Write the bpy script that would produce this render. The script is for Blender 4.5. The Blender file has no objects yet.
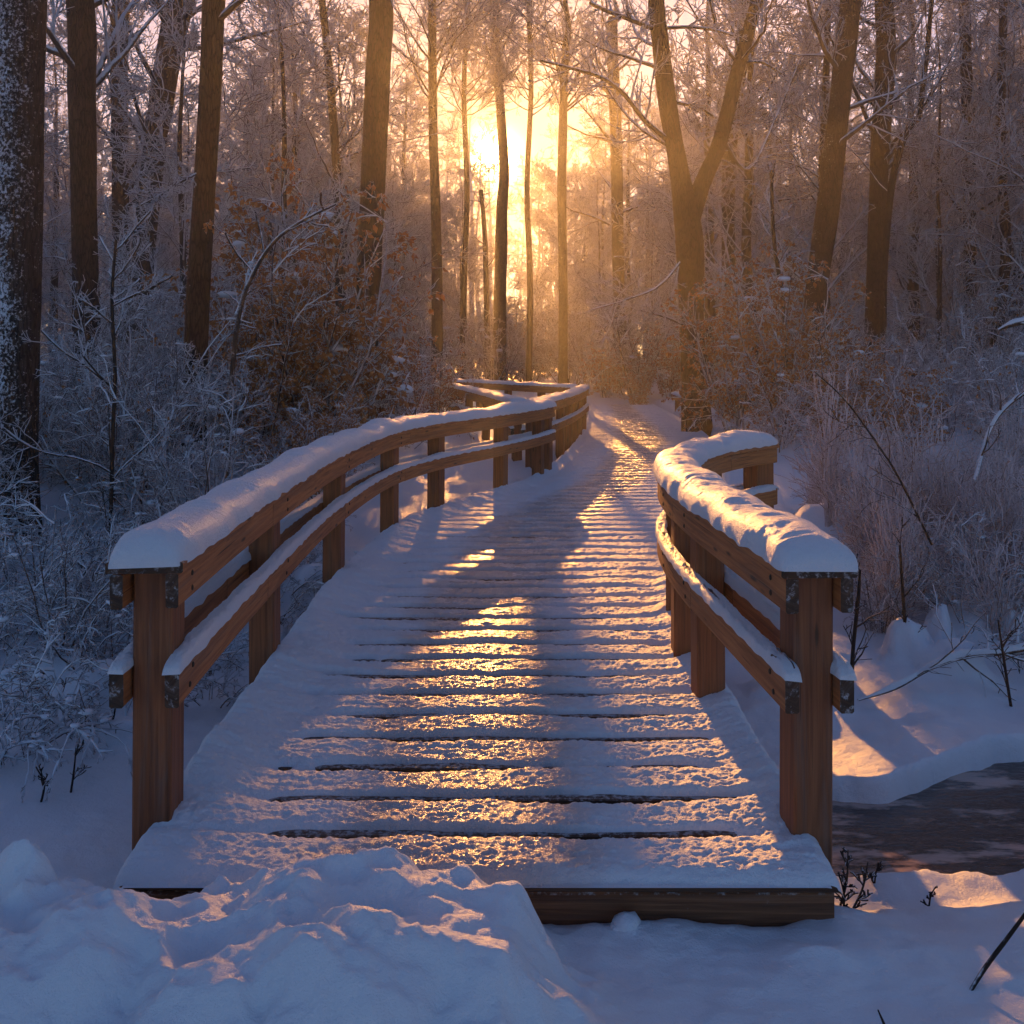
import bpy, math
import numpy as np
from mathutils import Vector

# ------------------------------------------------------------------ camera, sky, sun, exposure
S = bpy.context.scene
COL = S.collection
R = math.radians
EYE, HOR, F = 1.73, 355.0, 1000.0            # eye height, horizon row, focal length in pixels
SUN_AZ, SUN_EL = R(-1.1), R(11.1)
SUN = Vector((math.sin(SUN_AZ) * math.cos(SUN_EL), math.cos(SUN_AZ) * math.cos(SUN_EL), math.sin(SUN_EL)))

cam = bpy.data.cameras.new('camera')
cam.sensor_width = 36.0
cam.lens = 36.0 * F / 1024.0
cam.shift_y = -(512.0 - HOR) / 1024.0
cam.clip_start, cam.clip_end = 0.05, 2000.0
cam_o = bpy.data.objects.new('camera', cam)
cam_o.location = (0, 0, EYE)
cam_o.rotation_euler = (R(90), 0, 0)
COL.objects.link(cam_o)
S.camera = cam_o

W = bpy.data.worlds.new('World')
S.world = W
W.use_nodes = True
wt = W.node_tree
wt.nodes.clear()


def nd(t, kind, **kw):
    n = t.nodes.new(kind)
    for k, v in kw.items():
        setattr(n, k, v)
    return n


def mth(t, op, a, b=None, c=None, clamp=False):
    n = nd(t, 'ShaderNodeMath', operation=op, use_clamp=clamp)
    for i, v in enumerate((a, b, c)):
        if v is None:
            continue
        if isinstance(v, (int, float)):
            n.inputs[i].default_value = v
        else:
            t.links.new(v, n.inputs[i])
    return n.outputs[0]


sky = nd(wt, 'ShaderNodeTexSky', sky_type='NISHITA', sun_disc=False, sun_elevation=SUN_EL,
         sun_rotation=SUN_AZ, air_density=1.0, dust_density=0.3, ozone_density=3.0)
bg = nd(wt, 'ShaderNodeBackground')
bg.inputs['Strength'].default_value = 0.07
tint = nd(wt, 'ShaderNodeMix', data_type='RGBA', blend_type='MULTIPLY')
tint.inputs[0].default_value = 1.0
wt.links.new(sky.outputs[0], tint.inputs[6])
tint.inputs[7].default_value = (0.86, 0.90, 1.10, 1)      # a cold blue dawn sky
wt.links.new(tint.outputs[2], bg.inputs['Color'])
# the solar disc and the aureole round it, as light of the sky itself (a function of the angle to the sun)
tc = nd(wt, 'ShaderNodeTexCoord')
dt = nd(wt, 'ShaderNodeVectorMath', operation='DOT_PRODUCT')
wt.links.new(tc.outputs['Generated'], dt.inputs[0])
dt.inputs[1].default_value = SUN
ang = mth(wt, 'MULTIPLY', mth(wt, 'ARCCOSINE', mth(wt, 'MINIMUM', dt.outputs['Value'], 0.9999999)), 180 / math.pi)
# the sky's own pale glow near the sun is dimmed by angle here; the orange aureole below takes its place
wt.links.new(mth(wt, 'MULTIPLY', mth(wt, 'SUBTRACT', 1.0, mth(wt, 'MULTIPLY', mth(wt, 'EXPONENT', mth(wt, 'MULTIPLY', ang, -1.0 / 16.0)), 0.88)), 0.062), bg.inputs['Strength'])
total = None
for amp, wid, colr in ((160.0, 0.38, (1.0, 0.60, 0.20)), (0.42, 3.0, (1.0, 0.31, 0.035)), (0.16, 10.0, (1.0, 0.36, 0.075)),
                       (0.10, 22.0, (1.0, 0.56, 0.34))):
    e = mth(wt, 'MULTIPLY', mth(wt, 'EXPONENT', mth(wt, 'MULTIPLY', ang, -1.0 / wid)), amp)
    b2 = nd(wt, 'ShaderNodeBackground')
    b2.inputs['Color'].default_value = (*colr, 1)
    wt.links.new(e, b2.inputs['Strength'])
    ad = nd(wt, 'ShaderNodeAddShader')
    wt.links.new((total or bg).outputs[0], ad.inputs[0])
    wt.links.new(b2.outputs[0], ad.inputs[1])
    total = ad
wo = nd(wt, 'ShaderNodeOutputWorld')
wt.links.new(total.outputs[0], wo.inputs['Surface'])

sl = bpy.data.lights.new('sun', 'SUN')
sl.energy = 5.0
sl.angle = R(0.5)
sl.color = (1.0, 0.42, 0.10)
so = bpy.data.objects.new('sun', sl)
so.rotation_euler = SUN.to_track_quat('Z', 'Y').to_euler()
so.location = (0, 60, 30)
COL.objects.link(so)

S.view_settings.view_transform = 'Standard'
S.view_settings.look = 'None'
S.view_settings.exposure = 1.15
S.view_settings.gamma = 1.0
S.cycles.use_denoising = True
S.cycles.max_bounces = 5
S.cycles.diffuse_bounces = 3
S.cycles.transmission_bounces = 3
S.cycles.volume_bounces = 0
S.cycles.sample_clamp_indirect = 4.0

HAZE = 0.0028

# ------------------------------------------------------------------ helpers
rng = np.random.default_rng(7)


def reseed(n):
    global rng
    rng = np.random.default_rng(n)


_perm = np.random.default_rng(3).permutation(512)
_perm = np.concatenate([_perm, _perm, _perm])
_g = np.random.default_rng(4).uniform(0, 2 * np.pi, 512)
_gx, _gy = np.cos(_g), np.sin(_g)


def pn(x, y, seed=0):
    x = np.asarray(x, float) + seed * 17.31
    y = np.asarray(y, float) + seed * 9.17
    xi, yi = np.floor(x).astype(int), np.floor(y).astype(int)
    xf, yf = x - xi, y - yi
    u, v = xf * xf * xf * (xf * (xf * 6 - 15) + 10), yf * yf * yf * (yf * (yf * 6 - 15) + 10)

    def gr(ix, iy, dx, dy):
        h = _perm[(_perm[ix & 511] + iy) & 511]
        return _gx[h] * dx + _gy[h] * dy
    a = gr(xi, yi, xf, yf); b = gr(xi + 1, yi, xf - 1, yf)
    c = gr(xi, yi + 1, xf, yf - 1); d = gr(xi + 1, yi + 1, xf - 1, yf - 1)
    return ((a + u * (b - a)) + v * ((c + u * (d - c)) - (a + u * (b - a)))) * 1.5


def fbm(x, y, o=4, seed=0):
    s, a = 0, 1.0
    for k in range(o):
        s = s + a * pn(x * 2 ** k, y * 2 ** k, seed + k)
        a *= 0.5
    return s


def sstep(a, b, x):
    t = np.clip((x - a) / (b - a), 0, 1)
    return t * t * (3 - 2 * t)


def nrm(v):
    return v / np.maximum(np.linalg.norm(v, axis=-1, keepdims=True), 1e-9)


def at(px, py, D):
    """the point at distance D that stands at this place of the picture"""
    return ((px - 512) * D / F, D, EYE - (py - HOR) * D / F)


def on(px, py, z=0.0):
    D = (EYE - z) * F / (py - HOR)
    return ((px - 512) * D / F, D)


def crom(pts, n):
    """smooth curve through points, n samples evenly along it"""
    p = np.asarray(pts, float)
    q = np.vstack([2 * p[0] - p[1], p, 2 * p[-1] - p[-2]])
    out = []
    for i in range(1, len(q) - 2):
        t = np.linspace(0, 1, 24, endpoint=False)[:, None]
        a, b, c, d = q[i - 1], q[i], q[i + 1], q[i + 2]
        out.append(0.5 * (2 * b + (c - a) * t + (2 * a - 5 * b + 4 * c - d) * t ** 2 + (3 * b - a - 3 * c + d) * t ** 3))
    o = np.vstack(out + [p[-1:]])
    s = np.concatenate([[0], np.cumsum(np.linalg.norm(np.diff(o, axis=0), axis=1))])
    u = np.linspace(0, s[-1], n)
    return np.stack([np.interp(u, s, o[:, k]) for k in range(o.shape[1])], 1)


class MB:
    """collects numpy geometry and links it as one mesh object"""

    def __init__(self):
        self.V, self.Q, self.T, self.U, self.caps, self.n = [], [], [], [], [], 0

    def add(self, V, Q, U=None, caps=(), tris=None):
        V = np.asarray(V, float).reshape(-1, 3)
        if len(Q):
            self.Q.append(np.asarray(Q).reshape(-1, 4) + self.n)
        if tris is not None and len(tris):
            self.T.append(np.asarray(tris).reshape(-1, 3) + self.n)
        self.V.append(V)
        self.U.append(np.zeros((len(V), 2)) if U is None else np.asarray(U, float).reshape(-1, 2))
        for c in caps:
            self.caps.append([int(i) + self.n for i in c])
        self.n += len(V)
        return self

    def build(self, name, mat, parent=None, smooth=True, ends=None):
        me = bpy.data.meshes.new(name)
        V = np.vstack(self.V)
        Q = np.vstack(self.Q) if self.Q else np.zeros((0, 4), int)
        T = np.vstack(self.T) if self.T else np.zeros((0, 3), int)
        loops = [Q.ravel(), T.ravel()] + [np.array(c) for c in self.caps]
        sizes = np.concatenate([np.full(len(Q), 4), np.full(len(T), 3), np.array([len(c) for c in self.caps], int)]).astype(np.int32)
        li = np.concatenate(loops).astype(np.int32)
        me.vertices.add(len(V))
        me.vertices.foreach_set('co', V.astype(np.float32).ravel())
        me.loops.add(len(li))
        me.loops.foreach_set('vertex_index', li)
        me.polygons.add(len(sizes))
        me.polygons.foreach_set('loop_start', np.concatenate([[0], np.cumsum(sizes)[:-1]]).astype(np.int32))
        me.polygons.foreach_set('loop_total', sizes)
        sm = np.full(len(sizes), smooth)
        if self.caps:
            sm[-len(self.caps):] = False
        me.polygons.foreach_set('use_smooth', sm)
        uv = me.uv_layers.new(name='UVMap')
        uv.data.foreach_set('uv', np.vstack(self.U)[li].astype(np.float32).ravel())
        me.update(calc_edges=True)
        me.validate()
        if mat:
            me.materials.append(mat)
        if ends and self.caps:
            me.materials.append(ends)
            mi = np.zeros(len(me.polygons), np.int32)
            mi[-len(self.caps):] = 1
            me.polygons.foreach_set('material_index', mi)
        o = bpy.data.objects.new(name, me)
        COL.objects.link(o)
        if parent:
            o.parent = parent
        return o


def tag(o, label=None, cat=None, group=None, kind=None):
    for k, v in (('label', label), ('category', cat), ('group', group), ('kind', kind)):
        if v:
            o[k] = v
    return o


def empty(name, loc=(0, 0, 0), rz=0.0, sc=1.0):
    o = bpy.data.objects.new(name, None)
    o.empty_display_size = 0.2
    o.location = loc
    o.rotation_euler = (0, 0, rz)
    o.scale = (sc, sc, sc) if isinstance(sc, (int, float)) else sc
    COL.objects.link(o)
    return o


def dup(root, loc, rz, sc, label, group, cat=None):
    r = root.copy()
    COL.objects.link(r)
    r.location = loc
    r.rotation_euler = (0, 0, rz)
    r.scale = (sc, sc, sc) if isinstance(sc, (int, float)) else sc
    r['label'] = label
    if group:
        r['group'] = group
    for ch in list(root.children):
        c = ch.copy()
        COL.objects.link(c)
        c.parent = r
    return r


def tubes(P, Rad, k):
    """P (N,n,3) centre lines, Rad (N,n): verts, quads, uv of N open tubes with k sides"""
    N, n = P.shape[:2]
    T = np.gradient(P, axis=1)
    T = nrm(T)
    mean = nrm(P[:, -1] - P[:, 0])
    ref = np.where(np.abs(mean[:, 2:3]) > 0.85, np.array([[1.0, 0, 0]]), np.array([[0, 0, 1.0]]))
    u = nrm(np.cross(T, ref[:, None, :]))
    v = np.cross(u, T)
    a = np.arange(k) / k * 2 * np.pi
    ring = u[:, :, None, :] * np.cos(a)[None, None, :, None] + v[:, :, None, :] * np.sin(a)[None, None, :, None]
    V = P[:, :, None, :] + ring * Rad[:, :, None, None]
    ids = np.arange(N * n * k).reshape(N, n, k)
    A = ids[:, :-1, :]; B = np.roll(ids, -1, 2)[:, :-1, :]
    C = np.roll(ids, -1, 2)[:, 1:, :]; D = ids[:, 1:, :]
    Q = np.stack([A, B, C, D], -1).reshape(-1, 4)
    return V.reshape(-1, 3), Q


def kids(P, Rad, cnt, t0, t1, lenf, ang, n, up=0.0, wig=0.1, rf=0.6, minr=0.006, taper=0.8, lenmax=9e9, toward=None, tp=0.5):
    N, m = P.shape[:2]
    idx = np.repeat(np.arange(N), cnt)
    M = len(idx)
    t = rng.uniform(t0, t1, M)
    f = t * (m - 1)
    i = np.minimum(f.astype(int), m - 2)
    w = (f - i)[:, None]
    pos = P[idx, i] * (1 - w) + P[idx, i + 1] * w
    tan = nrm(P[idx, i + 1] - P[idx, i])
    L = np.linalg.norm(np.diff(P, axis=1), axis=2).sum(1)[idx]
    ln = np.minimum(L * lenf * (1 - tp * t) * rng.uniform(0.55, 1.3, M), lenmax)
    rad = (Rad[idx, i] * (1 - w[:, 0]) + Rad[idx, i + 1] * w[:, 0]) * rf
    rnd = rng.normal(size=(M, 3))
    if toward is not None:
        rnd = rnd * 0.6 + np.asarray(toward)
    perp = nrm(rnd - tan * (rnd * tan).sum(1, keepdims=True))
    an = ang * rng.uniform(0.6, 1.35, M)[:, None]
    d = tan * np.cos(an) + perp * np.sin(an)
    out = np.zeros((M, n, 3))
    out[:, 0] = pos
    st = (ln / (n - 1))[:, None]
    for j in range(1, n):
        d = nrm(d + wig * rng.normal(size=(M, 3)) + np.array([0, 0, up]))
        out[:, j] = out[:, j - 1] + d * st
    rr = np.maximum(rad[:, None] * (1 - taper * np.linspace(0, 1, n))[None], minr)
    return out, rr


def blob(c, r, flat=0.6, seed=0):
    """a lump of snow"""
    nu, nv = 10, 6
    th = np.arange(nu) / nu * 2 * np.pi
    ph = np.linspace(0.05, np.pi - 0.05, nv)
    A, B = np.meshgrid(th, ph)
    rr = 1 + 0.35 * pn(np.cos(A) * np.sin(B) * 1.7 + c[0] * 5, np.sin(A) * np.sin(B) * 1.7 + np.cos(B) + c[1] * 5, seed)
    V = np.stack([np.cos(A) * np.sin(B) * rr * r, np.sin(A) * np.sin(B) * rr * r, np.cos(B) * rr * r * flat], -1).reshape(-1, 3) + np.asarray(c)
    ids = np.arange(nu * nv).reshape(nv, nu)
    Q = np.stack([ids[1:], np.roll(ids, -1, 1)[1:], np.roll(ids, -1, 1)[:-1], ids[:-1]], -1).reshape(-1, 4)
    return V, Q, [list(ids[0][::1]), list(ids[-1][::-1])]


# ------------------------------------------------------------------ materials
def new_mat(name):
    m = bpy.data.materials.new(name)
    m.use_nodes = True
    t = m.node_tree
    b = t.nodes['Principled BSDF']
    return m, t, b


def noise(t, vec, scale, detail=4, rough=0.55, dist=0.0):
    n = nd(t, 'ShaderNodeTexNoise')
    n.inputs['Scale'].default_value = scale
    n.inputs['Detail'].default_value = detail
    n.inputs['Roughness'].default_value = rough
    n.inputs['Distortion'].default_value = dist
    if vec is not None:
        t.links.new(vec, n.inputs['Vector'])
    return n.outputs['Fac']


def ramp(t, fac, stops):
    n = nd(t, 'ShaderNodeValToRGB')
    e = n.color_ramp.elements
    while len(e) > len(stops):
        e.remove(e[-1])
    while len(e) < len(stops):
        e.new(0.5)
    for x, (p, c) in zip(e, stops):
        x.position = p
        x.color = (*c, 1) if len(c) == 3 else c
    t.links.new(fac, n.inputs['Fac'])
    return n.outputs['Color']


def maprange(t, v, a, b, c=0.0, d=1.0):
    n = nd(t, 'ShaderNodeMapRange', interpolation_type='SMOOTHSTEP')
    t.links.new(v, n.inputs['Value'])
    for k, x in zip(('From Min', 'From Max', 'To Min', 'To Max'), (a, b, c, d)):
        n.inputs[k].default_value = x
    return n.outputs['Result']


def mixc(t, f, a, b):
    n = nd(t, 'ShaderNodeMix', data_type='RGBA')
    for k, v in ((0, f), (6, a), (7, b)):
        if isinstance(v, (int, float)):
            n.inputs[k].default_value = v
        elif isinstance(v, tuple):
            n.inputs[k].default_value = (*v, 1)
        else:
            t.links.new(v, n.inputs[k])
    return n.outputs[2]


def bump(t, b, h, strength, dist=0.01):
    n = nd(t, 'ShaderNodeBump')
    n.inputs['Strength'].default_value = strength
    n.inputs['Distance'].default_value = dist
    t.links.new(h, n.inputs['Height'])
    t.links.new(n.outputs[0], b.inputs['Normal'])


def scaled(t, vec, s):
    n = nd(t, 'ShaderNodeMapping')
    n.inputs['Scale'].default_value = s
    t.links.new(vec, n.inputs['Vector'])
    return n.outputs[0]


def objc(t, which='Object'):
    return nd(t, 'ShaderNodeTexCoord').outputs[which]


def geo(t, which):
    return nd(t, 'ShaderNodeNewGeometry').outputs[which]


SNOWC = (0.80, 0.83, 0.88)


def snow_mat(name, grain=0.5, ice=False, fine=160.0):
    m, t, b = new_mat(name)
    p = geo(t, 'Position')
    n1 = noise(t, p, fine, 3, 0.6)
    n2 = noise(t, p, fine * 0.22, 4, 0.6)
    n3 = noise(t, p, 3.0, 3)
    n4 = noise(t, p, 480.0, 1)
    b.inputs['Base Color'].default_value = (*SNOWC, 1)
    t.links.new(mixc(t, n3, (0.76, 0.80, 0.87), (0.83, 0.85, 0.88)), b.inputs['Base Color'])
    b.inputs['Roughness'].default_value = 0.45
    b.inputs['Specular IOR Level'].default_value = 0.4
    b.inputs['Subsurface Weight'].default_value = 0.0
    h = mth(t, 'ADD', mth(t, 'ADD', mth(t, 'MULTIPLY', n1, 0.5), n2), mth(t, 'MULTIPLY', n4, 0.22))
    if ice:
        # a trodden, thawed and refrozen strip down the middle: thinner, glassier, a little see-through to the boards
        w = objc(t, 'UV')
        sx = nd(t, 'ShaderNodeSeparateXYZ')
        t.links.new(w, sx.inputs[0])
        mid = maprange(t, mth(t, 'ABSOLUTE', mth(t, 'SUBTRACT', sx.outputs['X'], 0.47)), 0.08, 0.33, 1.0, 0.0)
        pat = noise(t, scaled(t, p, (2.2, 4.0, 2.0)), 1.0, 5, 0.65)
        f = maprange(t, mth(t, 'ADD', mth(t, 'MULTIPLY', mid, 0.62), mth(t, 'MULTIPLY', pat, 0.9)), 0.66, 1.12)
        t.links.new(mixc(t, f, SNOWC, (0.52, 0.50, 0.51)), b.inputs['Base Color'])
        rr = nd(t, 'ShaderNodeMapRange')
        t.links.new(f, rr.inputs['Value'])
        rr.inputs['To Min'].default_value = 0.6
        rr.inputs['To Max'].default_value = 0.24
        t.links.new(rr.outputs[0], b.inputs['Roughness'])
        sp = nd(t, 'ShaderNodeMapRange')
        t.links.new(f, sp.inputs['Value'])
        sp.inputs['To Min'].default_value = 0.35
        sp.inputs['To Max'].default_value = 0.8
        t.links.new(sp.outputs[0], b.inputs['Specular IOR Level'])
    bump(t, b, h, grain, 0.018)
    return m


def wood_mat(name, dark, mid, light, frost=0.35, flo=0.66):
    m, t, b = new_mat(name)
    uv = objc(t, 'UV')
    g = noise(t, scaled(t, uv, (2.0, 55.0, 1)), 1.0, 6, 0.62, 0.6)
    g2 = noise(t, scaled(t, uv, (0.9, 9.0, 1)), 1.0, 3, 0.5, 1.2)
    c = ramp(t, g, ((0.25, dark), (0.5, mid), (0.78, light)))
    stain = noise(t, geo(t, 'Position'), 2.3, 4)
    c = mixc(t, mth(t, 'MULTIPLY', maprange(t, g2, 0.45, 0.75), 0.55), c, dark)
    kn = nd(t, 'ShaderNodeTexVoronoi')
    kn.inputs['Scale'].default_value = 1.0
    t.links.new(scaled(t, uv, (2.6, 13.0, 1)), kn.inputs['Vector'])
    c = mixc(t, maprange(t, kn.outputs['Distance'], 0.06, 0.16, 0.85, 0.0), c, (0.035, 0.018, 0.01))
    nz = nd(t, 'ShaderNodeSeparateXYZ')
    t.links.new(geo(t, 'Normal'), nz.inputs[0])
    fn = noise(t, geo(t, 'Position'), 38.0, 5, 0.7)
    fr = maprange(t, mth(t, 'ADD', fn, mth(t, 'MULTIPLY', nz.outputs['Z'], 0.25)), flo, flo + 0.20, 0.0, frost)
    c = mixc(t, fr, c, SNOWC)
    wth = noise(t, scaled(t, uv, (1.1, 16.0, 1)), 1.0, 5, 0.7, 0.8)
    c = mixc(t, maprange(t, wth, 0.48, 0.74, 0.0, 0.5), c, (0.15, 0.115, 0.095))
    crk = noise(t, scaled(t, uv, (1.6, 110.0, 1)), 1.0, 2, 0.5, 0.3)
    c = mixc(t, maprange(t, crk, 0.66, 0.72, 0.0, 0.8), c, (0.012, 0.007, 0.005))
    t.links.new(c, b.inputs['Base Color'])
    b.inputs['Roughness'].default_value = 0.62
    b.inputs['Specular IOR Level'].default_value = 0.35
    bump(t, b, mth(t, 'ADD', g, mth(t, 'MULTIPLY', stain, 0.3)), 0.5, 0.006)
    return m


def bark_mat(name, dark, light, snow=0.25, side=(-0.7, -0.3, 0.5), scale=1.0, spk=26.0):
    m, t, b = new_mat(name)
    oc = objc(t, 'Object')
    p = geo(t, 'Position')
    a = noise(t, scaled(t, oc, (11 * scale, 11 * scale, 2.2 * scale)), 1.0, 6, 0.65, 0.8)
    v = nd(t, 'ShaderNodeTexVoronoi', feature='DISTANCE_TO_EDGE')
    v.inputs['Scale'].default_value = 1.0
    t.links.new(scaled(t, oc, (26 * scale, 26 * scale, 4.5 * scale)), v.inputs['Vector'])
    cr = maprange(t, v.outputs['Distance'], 0.0, 0.16)
    c = mixc(t, cr, tuple(x * 0.35 for x in dark), ramp(t, a, ((0.3, dark), (0.7, light))))
    d = nd(t, 'ShaderNodeVectorMath', operation='DOT_PRODUCT')
    t.links.new(geo(t, 'Normal'), d.inputs[0])
    d.inputs[1].default_value = Vector(side).normalized()
    sn = noise(t, p, spk, 5, 0.72)
    big = noise(t, p, 2.1, 3, 0.6)
    s = mth(t, 'ADD', mth(t, 'ADD', mth(t, 'MULTIPLY', d.outputs['Value'], 0.10), sn), mth(t, 'MULTIPLY', big, 0.35))
    lo = 1.02 - snow
    f = maprange(t, s, lo, lo + 0.10)
    c = mixc(t, f, c, SNOWC)
    t.links.new(c, b.inputs['Base Color'])
    b.inputs['Roughness'].default_value = 0.85
    b.inputs['Specular IOR Level'].default_value = 0.2
    bump(t, b, mth(t, 'ADD', mth(t, 'ADD', cr, a), mth(t, 'MULTIPLY', f, 1.2)), 0.9, 0.02)
    return m


def twig_mat(name, bark, snow, lo, hi, trans=0.25, tint=(0.82, 0.82, 0.86)):
    """branch wood with snow lying on its upper side and rime over the rest"""
    m, t, b = new_mat(name)
    nz = nd(t, 'ShaderNodeSeparateXYZ')
    t.links.new(geo(t, 'Normal'), nz.inputs[0])
    p = geo(t, 'Position')
    n1 = noise(t, p, 5.0, 3, 0.6)
    n2 = noise(t, p, 60.0, 2, 0.6)
    s = mth(t, 'ADD', mth(t, 'ADD', nz.outputs['Z'], mth(t, 'MULTIPLY', n1, 1.0)), mth(t, 'MULTIPLY', n2, 0.6))
    f = maprange(t, s, lo, hi, 0.0, snow)
    c = mixc(t, f, bark, tint)
    t.links.new(c, b.inputs['Base Color'])
    b.inputs['Roughness'].default_value = 0.8
    b.inputs['Specular IOR Level'].default_value = 0.2
    if trans > 0:
        tr = nd(t, 'ShaderNodeBsdfTranslucent')
        t.links.new(c, tr.inputs['Color'])
        mx = nd(t, 'ShaderNodeMixShader')
        t.links.new(mth(t, 'MULTIPLY', f, trans), mx.inputs[0])
        t.links.new(b.outputs[0], mx.inputs[1])
        t.links.new(tr.outputs[0], mx.inputs[2])
        t.links.new(mx.outputs[0], t.nodes['Material Output'].inputs['Surface'])
    return m


def leaf_mat(name, c1, c2):
    m, t, b = new_mat(name)
    p = geo(t, 'Position')
    n = noise(t, p, 6.0, 3)
    nz = nd(t, 'ShaderNodeSeparateXYZ')
    t.links.new(geo(t, 'True Normal'), nz.inputs[0])
    c = ramp(t, n, ((0.3, c1), (0.7, c2)))
    fr = maprange(t, mth(t, 'ADD', nz.outputs['Z'], noise(t, p, 30.0, 3)), 1.0, 1.3, 0.0, 0.8)
    c = mixc(t, fr, c, SNOWC)
    t.links.new(c, b.inputs['Base Color'])
    b.inputs['Roughness'].default_value = 0.6
    tr = nd(t, 'ShaderNodeBsdfTranslucent')
    t.links.new(c, tr.inputs['Color'])
    mx = nd(t, 'ShaderNodeMixShader')
    mx.inputs[0].default_value = 0.5
    t.links.new(b.outputs[0], mx.inputs[1])
    t.links.new(tr.outputs[0], mx.inputs[2])
    t.links.new(mx.outputs[0], t.nodes['Material Output'].inputs['Surface'])
    return m


M = {}
M['ground'] = snow_mat('ground_snow', 0.6, fine=150.0)
M['drift'] = snow_mat('drift_snow', 0.45, fine=170.0)
M['deck_snow'] = snow_mat('deck_snow', 0.75, True, fine=130.0)
M['rail_snow'] = snow_mat('rail_snow', 0.8, fine=180.0)
M['clump'] = snow_mat('clump_snow', 0.5, fine=90.0)
M['wood'] = wood_mat('rail_wood', (0.17, 0.058, 0.020), (0.43, 0.155, 0.050), (0.58, 0.25, 0.088))
M['post'] = wood_mat('post_wood', (0.085, 0.028, 0.011), (0.24, 0.080, 0.030), (0.34, 0.13, 0.052), 0.12)
M['deck'] = wood_mat('deck_wood', (0.035, 0.018, 0.012), (0.09, 0.045, 0.026), (0.17, 0.085, 0.045), 0.5)
M['beam'] = wood_mat('beam_wood', (0.05, 0.02, 0.01), (0.17, 0.07, 0.033), (0.34, 0.15, 0.07), 0.5)
M['end'] = wood_mat('end_grain', (0.02, 0.010, 0.006), (0.055, 0.027, 0.014), (0.11, 0.055, 0.028), 0.55, 0.52)
m_, t_, b_ = new_mat('bolt_steel')
b_.inputs['Base Color'].default_value = (0.05, 0.04, 0.035, 1)
b_.inputs['Metallic'].default_value = 0.7
b_.inputs['Roughness'].default_value = 0.6
M['bolt'] = m_
M['bark_snowy'] = bark_mat('bark_snowy', (0.03, 0.022, 0.018), (0.085, 0.066, 0.055), 0.32, (-0.9, -0.35, 0.1), spk=30.0)
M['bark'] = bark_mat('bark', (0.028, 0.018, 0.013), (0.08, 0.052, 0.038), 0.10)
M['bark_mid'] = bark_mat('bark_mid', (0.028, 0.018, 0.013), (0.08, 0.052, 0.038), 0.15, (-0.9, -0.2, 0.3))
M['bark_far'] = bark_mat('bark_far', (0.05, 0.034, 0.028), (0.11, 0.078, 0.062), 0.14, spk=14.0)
M['branch'] = twig_mat('branch_snow', (0.055, 0.034, 0.024), 0.95, 0.75, 1.2, 0.1)
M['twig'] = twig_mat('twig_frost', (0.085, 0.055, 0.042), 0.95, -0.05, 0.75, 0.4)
M['shrub'] = twig_mat('shrub_frost', (0.075, 0.045, 0.032), 0.95, 0.40, 1.02, 0.35)
M['grass'] = twig_mat('grass_frost', (0.26, 0.14, 0.085), 0.95, 0.10, 0.85, 0.4, (0.86, 0.80, 0.83))
M['stick'] = twig_mat('stick', (0.03, 0.02, 0.016), 0.9, 1.35, 1.75, 0.0)
M['leaf'] = leaf_mat('dead_leaf', (0.28, 0.11, 0.036), (0.58, 0.28, 0.10))

# ------------------------------------------------------------------ the boardwalk's plan
LE = np.array([(3.0, -1.285), (3.26, -1.29), (5.5, -1.32), (7.7, -1.33), (9.8, -1.14), (11, -0.78), (12.6, -0.1), (14, 0.36), (17.3, 0.95), (22.5, 1.6), (33, 2.6), (36, 2.8)])
RE = np.array([(3.0, 1.05), (3.36, 1.06), (4.7, 1.08), (6, 1.1), (7.4, 1.22), (8.6, 1.55), (11, 1.95), (14, 2.7), (17, 3.4), (22, 4.2), (33, 4.75), (36, 4.85)])
LEs, REs = crom(LE, 200), crom(RE, 200)


def xl(y): return np.interp(y, LEs[:, 0], LEs[:, 1])
def xr(y): return np.interp(y, REs[:, 0], REs[:, 1])


DY0, DY1 = 3.30, 34.5


# ------------------------------------------------------------------ ground: one sheet of snow with the stream bed cut in it
def stream(x):
    """centre line and half width of the stream at x"""
    yc = np.interp(x, (-2.2, -1.0, 0.5, 1.4, 1.9, 2.4, 3.2, 5, 9, 16, 40), (4.85, 4.8, 4.72, 4.64, 4.65, 4.82, 5.05, 5.7, 7.0, 9.0, 13))
    hw = np.interp(x, (-2.2, -1.0, 0.5, 1.4, 1.9, 2.25, 2.5, 3.2, 5, 40), (0.0, 0.2, 0.30, 0.37, 0.39, 0.50, 0.57, 0.62, 0.7, 0.8))
    return yc, hw


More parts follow.
